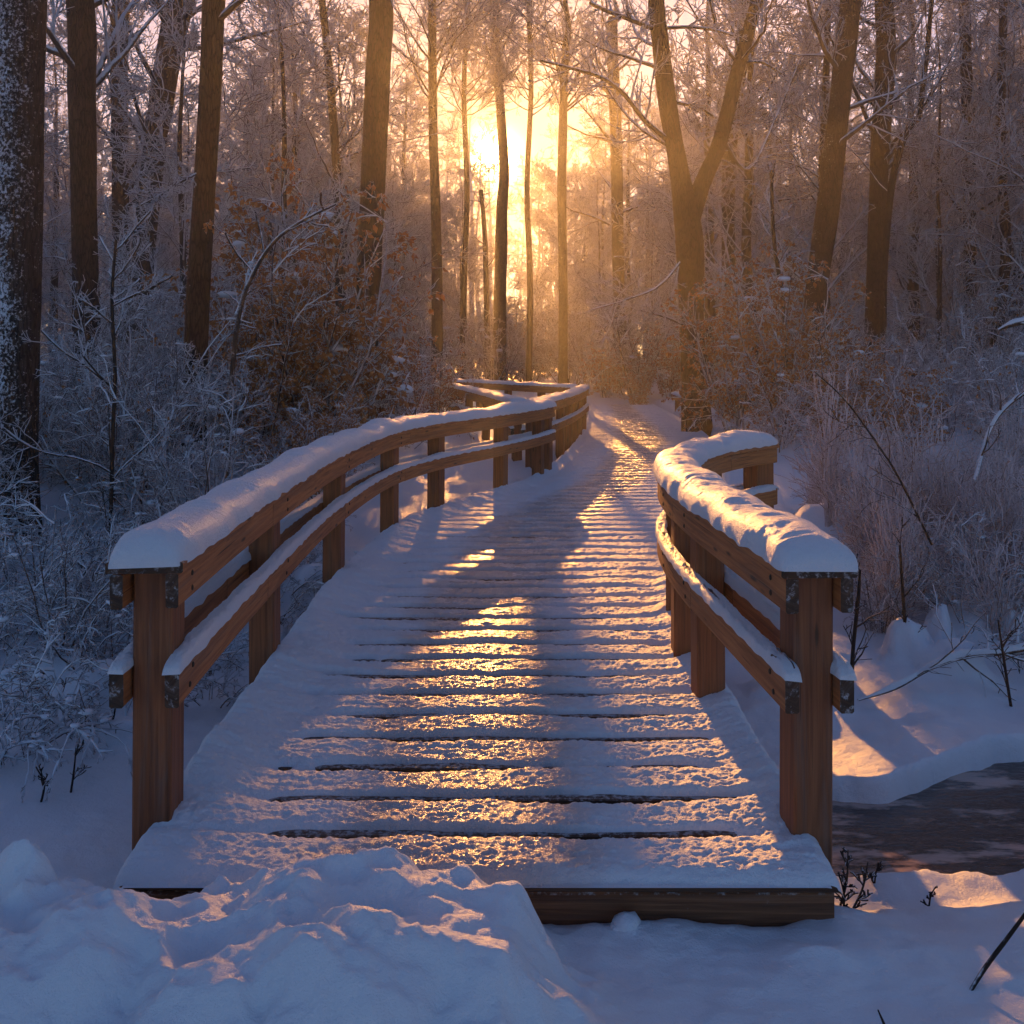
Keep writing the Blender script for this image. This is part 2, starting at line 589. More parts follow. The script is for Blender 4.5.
BUMPS = [  # heaped snow in front of the boardwalk: x, y, height, radius x, radius y
    (-0.28, 3.06, 0.16, 0.30, 0.20), (-0.68, 3.0, 0.15, 0.28, 0.18), (-0.10, 2.76, 0.17, 0.26, 0.24), (-1.0, 2.86, 0.06, 0.22, 0.2),
    (-0.50, 2.60, 0.20, 0.45, 0.25), (-1.42, 2.98, 0.25, 0.13, 0.15), (-1.15, 2.75, 0.10, 0.2, 0.2), (0.0, 2.98, 0.12, 0.13, 0.13), (-1.5, 2.6, 0.17, 0.4, 0.3),
    (0.95, 3.05, 0.03, 0.15, 0.1),
    # hummocks and buried stumps
    (2.55, 8.8, 0.34, 0.55, 0.4), (2.75, 6.95, 0.30, 0.16, 0.16), (3.05, 7.15, 0.34, 0.14, 0.15), (3.0, 6.7, 0.22, 0.2, 0.15), (1.75, 6.4, 0.10, 0.25, 0.2), (3.6, 7.6, 0.3, 0.3, 0.3),
    (-2.6, 6.3, 0.25, 0.22, 0.2), (-3.1, 6.8, 0.2, 0.3, 0.25), (-2.2, 5.6, 0.12, 0.2, 0.15), (-1.9, 7.5, 0.2, 0.25, 0.2),
    (-1.75, 8.7, 0.3, 0.3, 0.25), (-3.9, 8.6, 0.3, 0.35, 0.3), (4.6, 9.5, 0.4, 0.5, 0.4), (3.3, 10.5, 0.4, 0.5, 0.4)]


def ground(x, y):
    z = -0.45 + 0.09 * fbm(x * 0.45, y * 0.45, 3, 1) + 0.035 * fbm(x * 1.7, y * 1.7, 3, 5) * sstep(0.0, 2.0, np.abs(y - 5) + 0.3)
    z = z + 0.62 * sstep(7.5, 18.0, y + 0.4 * np.abs(x)) + 0.5 * sstep(30, 90, y)
    z = z + 0.10 * fbm(x * 0.8 + 5, y * 0.8, 3, 9) * sstep(6.0, 11.0, y)
    yf = np.interp(x, (-2.2, -1.45, -1.2, 0.9, 1.15, 1.5, 3.0, 6.0), (3.3, 3.25, 3.42, 3.46, 3.66, 3.72, 3.75, 4.4))
    z = z + sstep(yf + 0.28, yf - 0.22, y) * (-0.135 + 0.105 * sstep(-0.1, -0.5, x) - 0.12 * sstep(1.0, 1.4, x) * sstep(3.1, 3.8, y) + 0.025 * fbm(x * 2.2, y * 2.2, 3, 11) - z)
    # piles
    wx, wy = x + 0.07 * fbm(x * 5, y * 5, 3, 21), y + 0.07 * fbm(x * 5, y * 5, 3, 31)
    for bx, by, h, rx, ry in BUMPS:
        q = ((wx - bx) / rx) ** 2 + ((wy - by) / ry) ** 2
        z = z + h * (1.14 if by < 3.2 else 1.0) * np.exp(-q ** (1.05 if by < 4 else 1.4))
    near = sstep(4.0, 2.9, y) * sstep(0.15, -0.40, x)
    rid = 1 - np.abs(fbm(x * 2.8 + 2, y * 3.4, 3, 41))
    z = z + near * (0.075 * (rid - 0.6) + 0.008 * fbm(x * 12, y * 12, 2, 51) + 0.004 * fbm(x * 25, y * 25, 2, 52) + 0.0038 * fbm(x * 52, y * 52, 1, 53))
    z = z + 0.006 * fbm(x * 9, y * 9, 3, 61) * sstep(12, 6, y)
    # under the boardwalk
    inside = sstep(-0.30, -0.05, -np.maximum(xl(y) - x, x - xr(y))) * sstep(3.42, 3.56, y) * sstep(37, 35, y)
    low = np.minimum(z, -0.33)
    z = z + inside * (low - z)
    yc, hw = stream(x)
    d = np.abs(y - yc) - hw + 0.05 * fbm(x * 3, y * 3, 3, 71)
    c = sstep(0.07, -0.05, d) * sstep(-1.2, -0.7, x) * (hw > 0.02)
    z = z + c * (-0.85 - z)
    return z


def gz(x, y):
    return float(ground(np.array([x]), np.array([y]))[0])


def grow(a, b, step, ratio):
    out, s = [a], step
    while out[-1] < b:
        out.append(out[-1] + s)
        s *= ratio
    return np.array(out)


ys = np.concatenate([-grow(-2.2, 30, 0.15, 1.25)[::-1][:-1], np.arange(2.2, 3.4, 0.008), np.arange(3.4, 5.8, 0.016), grow(5.8, 190, 0.02, 1.028)])
xs0 = np.concatenate([np.arange(-2.0, -1.55, 0.018), np.arange(-1.55, 0.6, 0.009), np.arange(0.6, 2.7, 0.018)])
xs = np.concatenate([-(grow(2.0, 140, 0.022, 1.05))[::-1][:-1], xs0, grow(xs0[-1] + 0.018, 140, 0.022, 1.05)])
X, Y = np.meshgrid(xs, ys)
Z = ground(X, Y)
ids = np.arange(X.size).reshape(X.shape)
GQ = np.stack([ids[:-1, :-1], ids[:-1, 1:], ids[1:, 1:], ids[1:, :-1]], -1).reshape(-1, 4)
MB().add(np.stack([X, Y, Z], -1), GQ).build('ground', M['ground'])['kind'] = 'structure'

# water of the stream; its pinkish sheen is painted in as pale ice streaks
m, t, b = new_mat('stream_water')
p = geo(t, 'Position')
wv = noise(t, scaled(t, p, (3.0, 9.0, 1)), 1.0, 5, 0.6, 0.5)
fl = noise(t, scaled(t, p, (14.0, 40.0, 1)), 1.0, 3, 0.6)
ice_sheen = maprange(t, noise(t, scaled(t, p, (1.5, 4.5, 1)), 1.0, 5, 0.7), 0.50, 0.62)
t.links.new(mixc(t, ice_sheen, (0.025, 0.017, 0.013), (0.46, 0.34, 0.29)), b.inputs['Base Color'])
t.links.new(mth(t, 'ADD', mth(t, 'MULTIPLY', ice_sheen, 0.2), 0.05), b.inputs['Roughness'])
b.inputs['IOR'].default_value = 1.6
bump(t, b, mth(t, 'ADD', wv, mth(t, 'MULTIPLY', fl, 0.5)), 0.2, 0.05)
wx_ = np.concatenate([np.linspace(-2.3, 6, 60), np.linspace(7, 40, 30)])
wy_ = np.linspace(0, 1, 8)
yc_, hw_ = stream(wx_)
WX = np.repeat(wx_[None], 8, 0)
WY = yc_[None] + (wy_[:, None] * 2 - 1) * (hw_ + 0.35)[None]
ids = np.arange(WX.size).reshape(WX.shape)
MB().add(np.stack([WX, WY, np.full_like(WX, -0.53)], -1), np.stack([ids[:-1, :-1], ids[:-1, 1:], ids[1:, 1:], ids[1:, :-1]], -1).reshape(-1, 4)).build('water', m)['kind'] = 'structure'

# the cold morning air
hb = MB()
x0, x1, y0, y1, z0, z1 = -150, 150, -40, 200, -3.0, 28.0
V = [(x, y, z) for z in (z0, z1) for y in (y0, y1) for x in (x0, x1)]
hb.add(V, [(0, 2, 3, 1), (4, 5, 7, 6), (0, 1, 5, 4), (2, 6, 7, 3), (0, 4, 6, 2), (1, 3, 7, 5)])
hm = bpy.data.materials.new('haze')
hm.use_nodes = True
ht = hm.node_tree
ht.nodes.clear()
pv = nd(ht, 'ShaderNodeVolumePrincipled')
pv.inputs['Color'].default_value = (0.9, 0.9, 0.92, 1)
pv.inputs['Density'].default_value = HAZE
pv.inputs['Anisotropy'].default_value = 0.70
ho = nd(ht, 'ShaderNodeOutputMaterial')
ht.links.new(pv.outputs[0], ho.inputs['Volume'])
hz = hb.build('haze', hm, smooth=False)
hz['kind'] = 'stuff'
hz['label'] = 'thin golden morning haze between the trees'


# ------------------------------------------------------------------ timber helpers
def chamfer(w, h, c=0.006):
    """closed outline of a board w wide, h high, edges eased; first point repeated"""
    a, b = w / 2, h / 2
    return np.array([(-a, -b + c), (-a + c, -b), (a - c, -b), (a, -b + c), (a, b - c), (a - c, b), (-a + c, b), (-a, b - c), (-a, -b + c)])


def sweep(mb, path, A, B, prof, uoff=0.0, cap=True):
    n, k = len(path), len(prof)
    V = path[:, None, :] + A[:, None, :] * prof[None, :, 0:1] + B[:, None, :] * prof[None, :, 1:2]
    s = np.concatenate([[0], np.cumsum(np.linalg.norm(np.diff(path, axis=0), axis=1))]) + uoff
    v = np.concatenate([[0], np.cumsum(np.linalg.norm(np.diff(prof, axis=0), axis=1))]) + uoff * 0.37
    U = np.stack(np.meshgrid(s, v, indexing='ij'), -1)
    ids = np.arange(n * k).reshape(n, k)
    Q = np.stack([ids[:-1, :-1], ids[:-1, 1:], ids[1:, 1:], ids[1:, :-1]], -1).reshape(-1, 4)
    caps = [list(ids[0, :-1]), list(ids[-1, :-1][::-1])] if cap else []
    mb.add(V, Q, U, caps)


def frames(path):
    T = nrm(np.gradient(path, axis=0) * np.array([1, 1, 0]))
    A = np.stack([T[:, 1], -T[:, 0], np.zeros(len(T))], 1)          # to the right of travel
    B = np.repeat(np.array([[0, 0, 1.0]]), len(path), 0)
    return A, B


def rail_boards(mb, line, off, zc, w, h, seg=2.4, first=0.0, step=0.06):
    """boards laid end to end along a plan line, shifted sideways by off"""
    A, B = frames(line)
    p = line + A * off
    s = np.concatenate([[0], np.cumsum(np.linalg.norm(np.diff(p, axis=0), axis=1))])
    L = s[-1]
    a = 0.0
    j = 0
    while a < L - 0.05:
        e = min(L, a + (first if j == 0 and first else seg) + rng.uniform(-0.15, 0.15))
        if L - e < 0.5:
            e = L
        u = np.linspace(a, e - 0.005, max(2, int((e - a) / step)))
        q = np.stack([np.interp(u, s, p[:, k]) for k in range(3)], 1)
        q[:, 2] = zc + rng.uniform(-0.003, 0.003)
        A2 = np.stack([np.interp(u, s, A[:, k]) for k in range(3)], 1)
        sweep(mb, q, nrm(A2), np.repeat(B[:1], len(q), 0), chamfer(w, h), uoff=rng.uniform(0, 50))
        a = e
        j += 1


def post(parent, x, y, zb, zt, rz, w=0.14, d=0.17, mat=None):
    mb = MB()
    path = np.stack([np.full(6, x) + np.linspace(0, rng.uniform(-0.012, 0.012), 6), np.full(6, y), np.linspace(zb, zt, 6)], 1)
    A = np.repeat(np.array([[math.cos(rz), math.sin(rz), 0]]), 6, 0)
    B = np.repeat(np.array([[-math.sin(rz), math.cos(rz), 0]]), 6, 0)
    sweep(mb, path, A, B, chamfer(w, d, 0.009), uoff=rng.uniform(0, 40))
    return mb.build('post', mat or M['post'], parent, smooth=False)


def snow_ridge(name, line, off, zb, w, h, parent, seed, ripple=0.007, over=0.016, step=0.012, power=0.75, end0=True, end1=True, sparse=0.0):
    """snow lying along a board: rounded, uneven, slumping over the edges, closed at both ends"""
    A, B = frames(line)
    p = line + A * off
    s = np.concatenate([[0], np.cumsum(np.linalg.norm(np.diff(p, axis=0), axis=1))])
    L = s[-1]
    n = max(8, int(L / step))
    u = np.linspace(-0.012, L + 0.012, n)
    q = np.stack([np.interp(u, s, p[:, k]) for k in range(3)], 1)
    t0_, t1_ = nrm(p[1] - p[0]), nrm(p[-1] - p[-2])
    q = q + t0_[None] * np.minimum(u, 0)[:, None] + t1_[None] * np.maximum(u - L, 0)[:, None]
    A2 = nrm(np.stack([np.interp(u, s, A[:, k]) for k in range(3)], 1))
    u = u + 0.012
    L = L + 0.024
    k = 22
    th = np.linspace(0, np.pi, k)
    cx, cz = -np.cos(th), np.sin(th)
    ew = np.ones(n)
    r = 0.17
    if end0:
        ew = ew * np.clip(1 - (1 - np.clip((u + 0.004) / r, 0, 1)) ** 2.6, 0.0, 1) ** 0.5
    if end1:
        ew = ew * np.clip(1 - (1 - np.clip((L + 0.004 - u) / r, 0, 1)) ** 2.6, 0.0, 1) ** 0.5
    UU, CX = np.meshgrid(u, cx, indexing='ij')
    hh = h * (1 + 0.38 * pn(u * 1.7, u * 0, seed) + 0.03 * pn(u * 6, u * 0 + 3, seed))[:, None] * ew[:, None]
    ww = (w / 2 + over * (1 + 0.8 * pn(u * 5, u * 0 + 7, seed)))[:, None] * (0.80 + 0.20 * ew)[:, None]
    a = np.sign(cx) * np.abs(cx) ** 0.85
    lat = a[None] * ww
    up = (cz ** power)[None] * hh
    # combed ripples running across, and small lumps
    rp = pn(UU * 24 + 2.5 * pn(UU * 3, CX * 1.2, seed + 2), CX * 1.3, seed + 3) * ripple + pn(UU * 60, CX * 8, seed + 4) * ripple * 0.45 + 0.0035 * pn(UU * 8, CX * 1.6, seed + 5)
    up = up + rp * cz[None] * ew[:, None]
    lip = 0.010 * (1 + pn(UU * 9, CX * 2, seed + 6)) * (np.abs(CX) ** 8)
    V = q[:, None, :] + A2[:, None, :] * lat[..., None]
    V[..., 2] = zb + up - lip
    edge_ = np.exp(-np.minimum(u, L - u) / 0.02)[:, None] * (0.004 + 0.008 * pn(CX * 3.1, CX * 0 + seed, seed + 7))
    V[..., 2] -= edge_ * (0.3 + 0.7 * (cz[None] < 0.99))
    ids = np.arange(n * k).reshape(n, k)
    Q = np.stack([ids[:-1, :-1], ids[1:, :-1], ids[1:, 1:], ids[:-1, 1:]], -1).reshape(-1, 4)
    if sparse > 0:      # bare spots
        keep = pn(UU * 3.3, CX * 2.0, seed + 8)[:-1, :-1] + 0.35 * pn(UU * 14, CX * 5, seed + 9)[:-1, :-1] > -1 + sparse
        Q = Q[keep.ravel()]
    # bottom
    base = [list(ids[0]), list(ids[-1][::-1])]
    mb = MB().add(V, Q, None, base)
    return mb.build(name, M['rail_snow'], parent)


# ------------------------------------------------------------------ the boardwalk
walk = empty('boardwalk', (0, 3.3, 0))
tag(walk, 'snowy timber boardwalk bridge with plank deck and railings winding into the wood', 'boardwalk')
walk_inv = Vector((0, -3.3, 0))


def adopt(o):
    o.location = o.location + walk_inv
    return o


reseed(11)
planks = MB()
gaps = []
y = DY0
while y < DY1:
    gaps.append(y)
    pitch = 0.295 + rng.uniform(-0.012, 0.012)
    w = pitch - 0.036
    yc = y + pitch / 2
    a, bb = float(xl(yc)) - rng.uniform(0.0, 0.025), float(xr(yc)) + rng.uniform(0.0, 0.025)
    yaw = rng.uniform(-0.006, 0.006)
    n = 6
    xx = np.linspace(a, bb, n)
    path = np.stack([xx, yc + (xx - (a + bb) / 2) * yaw, np.full(n, -0.025 + rng.uniform(-0.004, 0.002))], 1)
    sweep(planks, path, np.repeat(np.array([[0, 1.0, 0]]), n, 0), np.repeat(np.array([[0, 0, 1.0]]), n, 0), chamfer(w, 0.05, 0.005), uoff=rng.uniform(0, 60))
    y += pitch
gaps = np.array(gaps + [y])
deck = adopt(planks.build('deck', M['deck'], walk, smooth=False))

# snow on the deck
rows = np.concatenate([np.arange(3.265, 5.3, 0.0062), np.arange(5.3, 7.5, 0.011), np.arange(7.5, 13.0, 0.02), np.arange(13.0, 34.4, 0.04)])
cols = np.linspace(0, 1, 340)
UY, UX = np.meshgrid(rows, cols, indexing='ij')
XL, XR = xl(UY) - 0.03, xr(UY) + 0.03
PX = XL + (XR - XL) * UX
dl, dr = PX - XL, XR - PX
wob = 0.016 * fbm(PX * 2.2, UY * 2.2, 3, 3)
yy = UY + wob
gi = np.clip(np.searchsorted(gaps, yy) - 1, 0, len(gaps) - 2)
g0, g1 = gaps[gi], gaps[gi + 1]
ft = (yy - g0) / (g1 - g0)
gd = np.where(ft < 0.5, yy - g0, yy - g1)
gid = np.where(ft < 0.5, gi, gi + 1)
# drifts along both sides, the left one wide
wl = 0.42 + 0.16 * pn(UY * 0.9, UY * 0, 5) + 0.05 * pn(UY * 4, UY * 0, 6)
wl = wl * (1 - 0.5 * sstep(10, 15, UY))
wr = 0.26 + 0.10 * pn(UY * 0.8, UY * 0 + 4, 7) + 0.04 * pn(UY * 4, UY * 0, 8)
wr = wr * (1 - 0.4 * sstep(10, 15, UY))
fade = 0.25 + 0.75 * sstep(3.3, 4.1, UY)
bl = sstep(1.0, 0.15, dl / wl) * fade
br = sstep(1.0, 0.15, dr / wr) * fade
h = 0.025 + 0.009 * fbm(PX * 1.8, UY * 2.6, 3, 12) + 0.075 * bl * (1 + 0.35 * pn(PX * 3, UY * 2.2, 13)) + 0.045 * br * (1 + 0.3 * pn(PX * 3, UY * 2.4, 14))
tail = 1 - np.abs(fbm(PX * 3.5, UY * 9.0, 3, 15))
h = h + 0.016 * (tail - 0.7) * (0.4 + bl + br) + 0.0045 * fbm(PX * 13, UY * 19, 2, 16) + 0.0034 * fbm(PX * 26, UY * 34, 2, 46) + 0.0034 * fbm(PX * 62, UY * 66, 2, 47) * sstep(8.0, 5.0, UY) + 0.0026 * pn(PX * 55, UY * 60, 17)
trod = np.exp(-((UX - 0.47) / 0.22) ** 2)
h = h - 0.014 * trod * (0.6 + 0.8 * fbm(PX * 1.4, UY * 1.1, 3, 18))
fr_ = 1 - 0.0 * UY
pil = 1 - np.abs(2 * ft - 1) ** 5
h = h + 0.006 * (pil - 0.6)
a0 = 0.15 + 0.10 * pn(gid * 3.7, gid * 0, 19)
a1 = 0.89 + 0.08 * pn(gid * 5.1, gid * 0, 20)
open_ = sstep(a0 - 0.05, a0 + 0.07, UX) * sstep(a1 + 0.05, a1 - 0.07, UX)
brk = sstep(-0.75, -0.35, pn(UX * 5 + gid * 7.3, gid * 1.9, 22) + 0.25 * pn(UX * 22, gid * 3.1, 23))
gw = 0.031 * (1 + 0.45 * pn(UX * 4 + gid * 3.1, gid * 2.0, 25))
cut = np.exp(-np.abs((gd - 0.016) / gw) ** 3 * 0.7) * open_ * brk * (gid > 0)
cut_nar = np.exp(-((gd + 0.004) / 0.03) ** 2) * 0.006 * (1 + pn(PX * 3, gid * 4.4, 26))
h = h - cut * (h + 0.06) - cut_nar
lip = np.clip((UY - 3.265 - 0.022 * (1 + fbm(PX * 3.1, UY * 0, 4, 33))) / 0.05, 0, 1)
h = (h + 0.01) * (1 - (1 - lip) ** 2.2) ** 0.5 - 0.01
side = np.clip(np.minimum(dl, dr) / 0.07, 0, 1)
h = (h + 0.05) * (1 - (1 - side) ** 2.4) ** 0.5 - 0.05
ids = np.arange(PX.size).reshape(PX.shape)
Q = np.stack([ids[:-1, :-1], ids[:-1, 1:], ids[1:, 1:], ids[1:, :-1]], -1)
hm_ = np.maximum(np.maximum(h[:-1, :-1], h[1:, :-1]), np.maximum(h[:-1, 1:], h[1:, 1:]))
keep = hm_ > -0.012
keep[:, :3] = True
keep[:, -3:] = True
ds = MB().add(np.stack([PX, UY, h], -1), Q[keep], np.stack([UX, UY], -1)).build('snow_cover', M['deck_snow'], deck)

# beams under the deck
fb = MB()
path = np.stack([np.linspace(-1.28, 1.072, 12), np.full(12, 3.355), np.full(12, -0.128)], 1)
sweep(fb, path, np.repeat(np.array([[0, 1.0, 0]]), 12, 0), np.repeat(np.array([[0, 0, 1.0]]), 12, 0), chamfer(0.06, 0.14, 0.008), uoff=3.3)
adopt(fb.build('front_beam', M['beam'], walk, smooth=False))
for e, s in ((xl, 0.09), (xr, -0.09)):
    yy_ = np.linspace(3.42, 34, 60)
    ln = np.stack([e(yy_) + s, yy_, np.full(60, -0.14)], 1)
    A, B = frames(ln)
    sb = MB()
    sweep(sb, ln, A, B, chamfer(0.08, 0.17, 0.006), uoff=8)
    adopt(sb.build('stringer', M['deck'], walk, smooth=False))

CAPZ, CAPT = 0.98, 0.04


def railing(plan, posts, parent, seed, inner, label=None, both=True, n=160, h=0.10, first=2.2, lower=True, top=0.0, low_sparse=0.0, back=0.0, cap_w=0.27):
    """a timber railing: posts clasped by two upper and two lower boards, a cap board, snow on all of them"""
    reseed(seed)
    ra = empty('railing', (0, 0, 0))
    ra.parent = parent
    if parent is walk:
        adopt(ra)
    if label:
        ra['label'] = label
    pl = np.array([(x, y, 0.0) for x, y in plan])
    line = crom(pl, n)
    T = frames(line)[0]
    for px_, py_, zb in posts:
        i = int(np.argmin((line[:, 0] - px_) ** 2 + (line[:, 1] - py_) ** 2))
        rz = math.atan2(T[i, 1], T[i, 0])
        post(ra, line[i, 0], line[i, 1], zb, CAPZ - CAPT / 2 + top - 0.002, rz)
    if label:
        for px_, py_, zb in posts[:4]:       # bolt heads on the inner boards of the near posts
            i = int(np.argmin((line[:, 0] - px_) ** 2 + (line[:, 1] - py_) ** 2))
            for zz, off in ((0.585, 0.1205), (0.525, 0.1205), (CAPZ - 0.055, 0.118), (CAPZ - 0.11, 0.118)):
                q = line[i] + T[i] * inner * off + nrm(np.array([-T[i, 1], T[i, 0], 0])) * (0.02 if zz > 0.56 else -0.02)
                a_ = np.arange(8) / 8 * 2 * np.pi
                e1 = np.array([-T[i, 1], T[i, 0], 0.0])
                rg = [q + np.array([0, 0, zz]) + (e1[None] * np.cos(a_)[:, None] + np.array([[0, 0, 1.0]]) * np.sin(a_)[:, None]) * rr_ + T[i] * inner * d_ for rr_, d_ in ((0.011, -0.004), (0.011, 0.003), (0.007, 0.006))]
                ids = np.arange(24).reshape(3, 8)
                Qb = np.stack([ids[:-1], np.roll(ids, -1, 1)[:-1], np.roll(ids, -1, 1)[1:], ids[1:]], -1).reshape(-1, 4)
                MB().add(np.vstack(rg), Qb if inner > 0 else Qb[:, ::-1], None, [list(ids[2])]).build('bolt', M['bolt'], ra, smooth=False)
    mb = MB(); rail_boards(mb, line, 0.0, CAPZ + top, cap_w, CAPT, first=first)
    mb.build('cap_board', M['wood'], ra, smooth=False, ends=M['end'])
    lo = line[2:] if both else line
    for off, nm in ((-0.0965, 'upper_board'), (0.0965, 'upper_board')):
        mb = MB(); rail_boards(mb, line, off, CAPZ - CAPT / 2 - 0.064 + top, 0.045, 0.122, first=first - 0.4)
        mb.build(nm, M['wood'], ra, smooth=False, ends=M['end'])
    snow_ridge('snow_cap', line, 0.0, CAPZ + CAPT / 2 - 0.002 + top, cap_w - 0.01, h, ra, seed + 1)
    if lower:
        for off in (-0.0965, 0.0965):
            mb = MB(); rail_boards(mb, line, off, 0.555, 0.05, 0.135, first=first - 0.7)
            mb.build('lower_board', M['wood'], ra, smooth=False, ends=M['end'])
            snow_ridge('snow_strip', line, off + 0.012 * (1 if off < 0 else -1) * 0, 0.622, 0.058, 0.036, ra, seed + 5 + int(off > 0), over=0.007, ripple=0.007, power=0.5, sparse=low_sparse)
    return ra


railing([(-1.295, 3.52), (-1.34, 4.5), (-1.37, 5.6), (-1.39, 7.0), (-1.33, 8.6), (-1.19, 9.8), (-0.84, 11.0), (-0.22, 12.4), (0.30, 13.8), (0.52, 14.6)],
        [(-1.26, 3.66, -0.25), (-1.34, 5.53, -0.5), (-1.38, 7.69, -0.5), (-1.21, 9.77, -0.4), (-0.83, 11.0, -0.4), (-0.16, 12.6, -0.3), (0.32, 14.0, -0.3), (0.52, 14.5, -0.3)],
        walk, 100, 1, 'left railing with a thick snow cap', n=220)
railing([(1.065, 3.46), (1.02, 4.3), (0.985, 5.1), (1.0, 5.9), (1.09, 6.6), (1.32, 7.3), (1.68, 7.9), (2.12, 8.4)],
        [(1.045, 3.60, -0.36), (0.925, 5.0, -0.5), (0.89, 5.75, -0.5), (1.0, 6.65, -0.5), (1.5, 7.7, -0.5), (2.05, 8.26, -0.5), (2.14, 8.34, -0.5)],
        walk, 200, -1, 'right railing curling away from the deck', n=180, low_sparse=0.3)
railing([(0.26, 14.9), (0.62, 16.4), (1.02, 18.4), (1.34, 20.4), (1.60, 22.4)],
        [(0.3, 15.0, -0.3), (0.56, 16.2, -0.3), (0.8, 17.4, -0.3), (1.02, 18.5, -0.3), (1.2, 19.6, -0.3), (1.38, 20.7, -0.3), (1.56, 22.2, -0.3)],
        walk, 300, 1, 'far stretch of railing on the left side of the deck', n=80, h=0.07)
railing([(4.55, 23.6), (4.75, 26.5), (4.9, 30.0)], [(4.56, 23.7, -0.3), (4.66, 25.2, -0.3), (4.78, 27, -0.3), (4.88, 29.5, -0.3)], walk, 400, -1, 'low far railing past the forked tree', n=60, h=0.06, lower=False, top=-0.42)

side_walk = empty('side_boardwalk', (0, 20, 0))
tag(side_walk, 'distant branch boardwalk turning left beneath the sun between two snow-topped railings', 'boardwalk')
walk_inv2 = Vector((0, -20, 0))
sb = MB()
for k in range(34):
    f = k / 33
    yy_ = 22.6 + f * 6.2
    xa, xb = -0.9 - 1.6 * f + 0.9 * (1 - f), 1.50 - 3.2 * f
    path = np.stack([np.linspace(xa, xb, 3), np.full(3, yy_), np.full(3, -0.03)], 1)
    sweep(sb, path, np.repeat(np.array([[0, 1.0, 0]]), 3, 0), np.repeat(np.array([[0, 0, 1.0]]), 3, 0), chamfer(0.165, 0.05, 0.004), uoff=k * 3.1)
sb.build('deck', M['deck'], side_walk, smooth=False).location = walk_inv2
for pl, ps, sd in (([(1.42, 22.75), (0.7, 24.0), (-0.4, 25.9), (-1.75, 28.2)], [(1.35, 22.9, -0.3), (0.7, 24.0, -0.3), (-0.1, 25.4, -0.3), (-0.9, 26.7, -0.3), (-1.7, 28.1, -0.3)], 500),
                   ([(0.10, 15.3), (-0.35, 18.0), (-1.1, 22.0), (-2.2, 26.8)], [(0.08, 15.4, -0.3), (-0.15, 16.8, -0.3), (-0.5, 18.8, -0.3), (-0.9, 21, -0.3), (-1.4, 23.3, -0.3), (-2.1, 26.5, -0.3)], 600)):
    r_ = railing(pl, ps, side_walk, sd, 1, n=80, h=0.075)
    r_.location = walk_inv2


# ------------------------------------------------------------------ trees
def trunk_mesh(line, rad, k=14, seed=0, rough=0.05, flare=0.45, steps=60):
    pts = np.concatenate([line, rad[:, None]], 1)
    c = crom(pts, steps)
    P, rr = c[:, :3], c[:, 3]
    if flare:
        hgt = P[:, 2] - P[0, 2]
        rr = rr * (1 + flare * np.exp(-hgt / (rr[0] * 1.6)))
    V, Q = tubes(P[None], rr[None], k)
    V = V.reshape(steps, k, 3)
    a = np.arange(k) / k * 2 * np.pi
    s = np.concatenate([[0], np.cumsum(np.linalg.norm(np.diff(P, axis=0), axis=1))])
    n = pn(np.cos(a)[None] * 1.5 + seed, np.sin(a)[None] * 1.5 + s[:, None] * 0.7, seed) + 0.6 * pn(np.cos(a)[None] * 4 + seed, np.sin(a)[None] * 4 + s[:, None] * 1.6, seed + 1)
    V = V + (V - P[:, None]) * (rough * n)[..., None]
    return V.reshape(-1, 3), Q, P, rr


def crown_geo(mb, P, rr, cnts, t0=0.35, lenf=0.34, ang=1.0, up=0.06, minr=0.007, n1=9, twig_mb=None, tops=None):
    """limbs into mb, finer branches and twigs into twig_mb"""
    tm = twig_mb or mb
    L1, R1 = kids(P[None], rr[None], cnts[0], t0, 0.99, lenf, ang, n1, up, 0.13, 0.30, 0.012, 0.85)
    mb.add(*tubes(L1, R1, 5))
    L2, R2 = kids(L1, R1, cnts[1], 0.15, 1.0, 0.5, 0.8, 6, 0.03, 0.14, 0.6, minr * 1.3)
    tm.add(*tubes(L2, R2, 4))
    L3, R3 = kids(L2, R2, cnts[2], 0.1, 1.0, 0.55, 0.8, 5, 0.0, 0.16, 0.65, minr)
    tm.add(*tubes(L3, R3, 3))
    if len(cnts) > 3 and cnts[3]:
        L4, R4 = kids(L3, R3, cnts[3], 0.15, 1.0, 0.6, 0.75, 4, -0.03, 0.16, 0.8, minr * 0.85)
        tm.add(*tubes(L4, R4, 3))


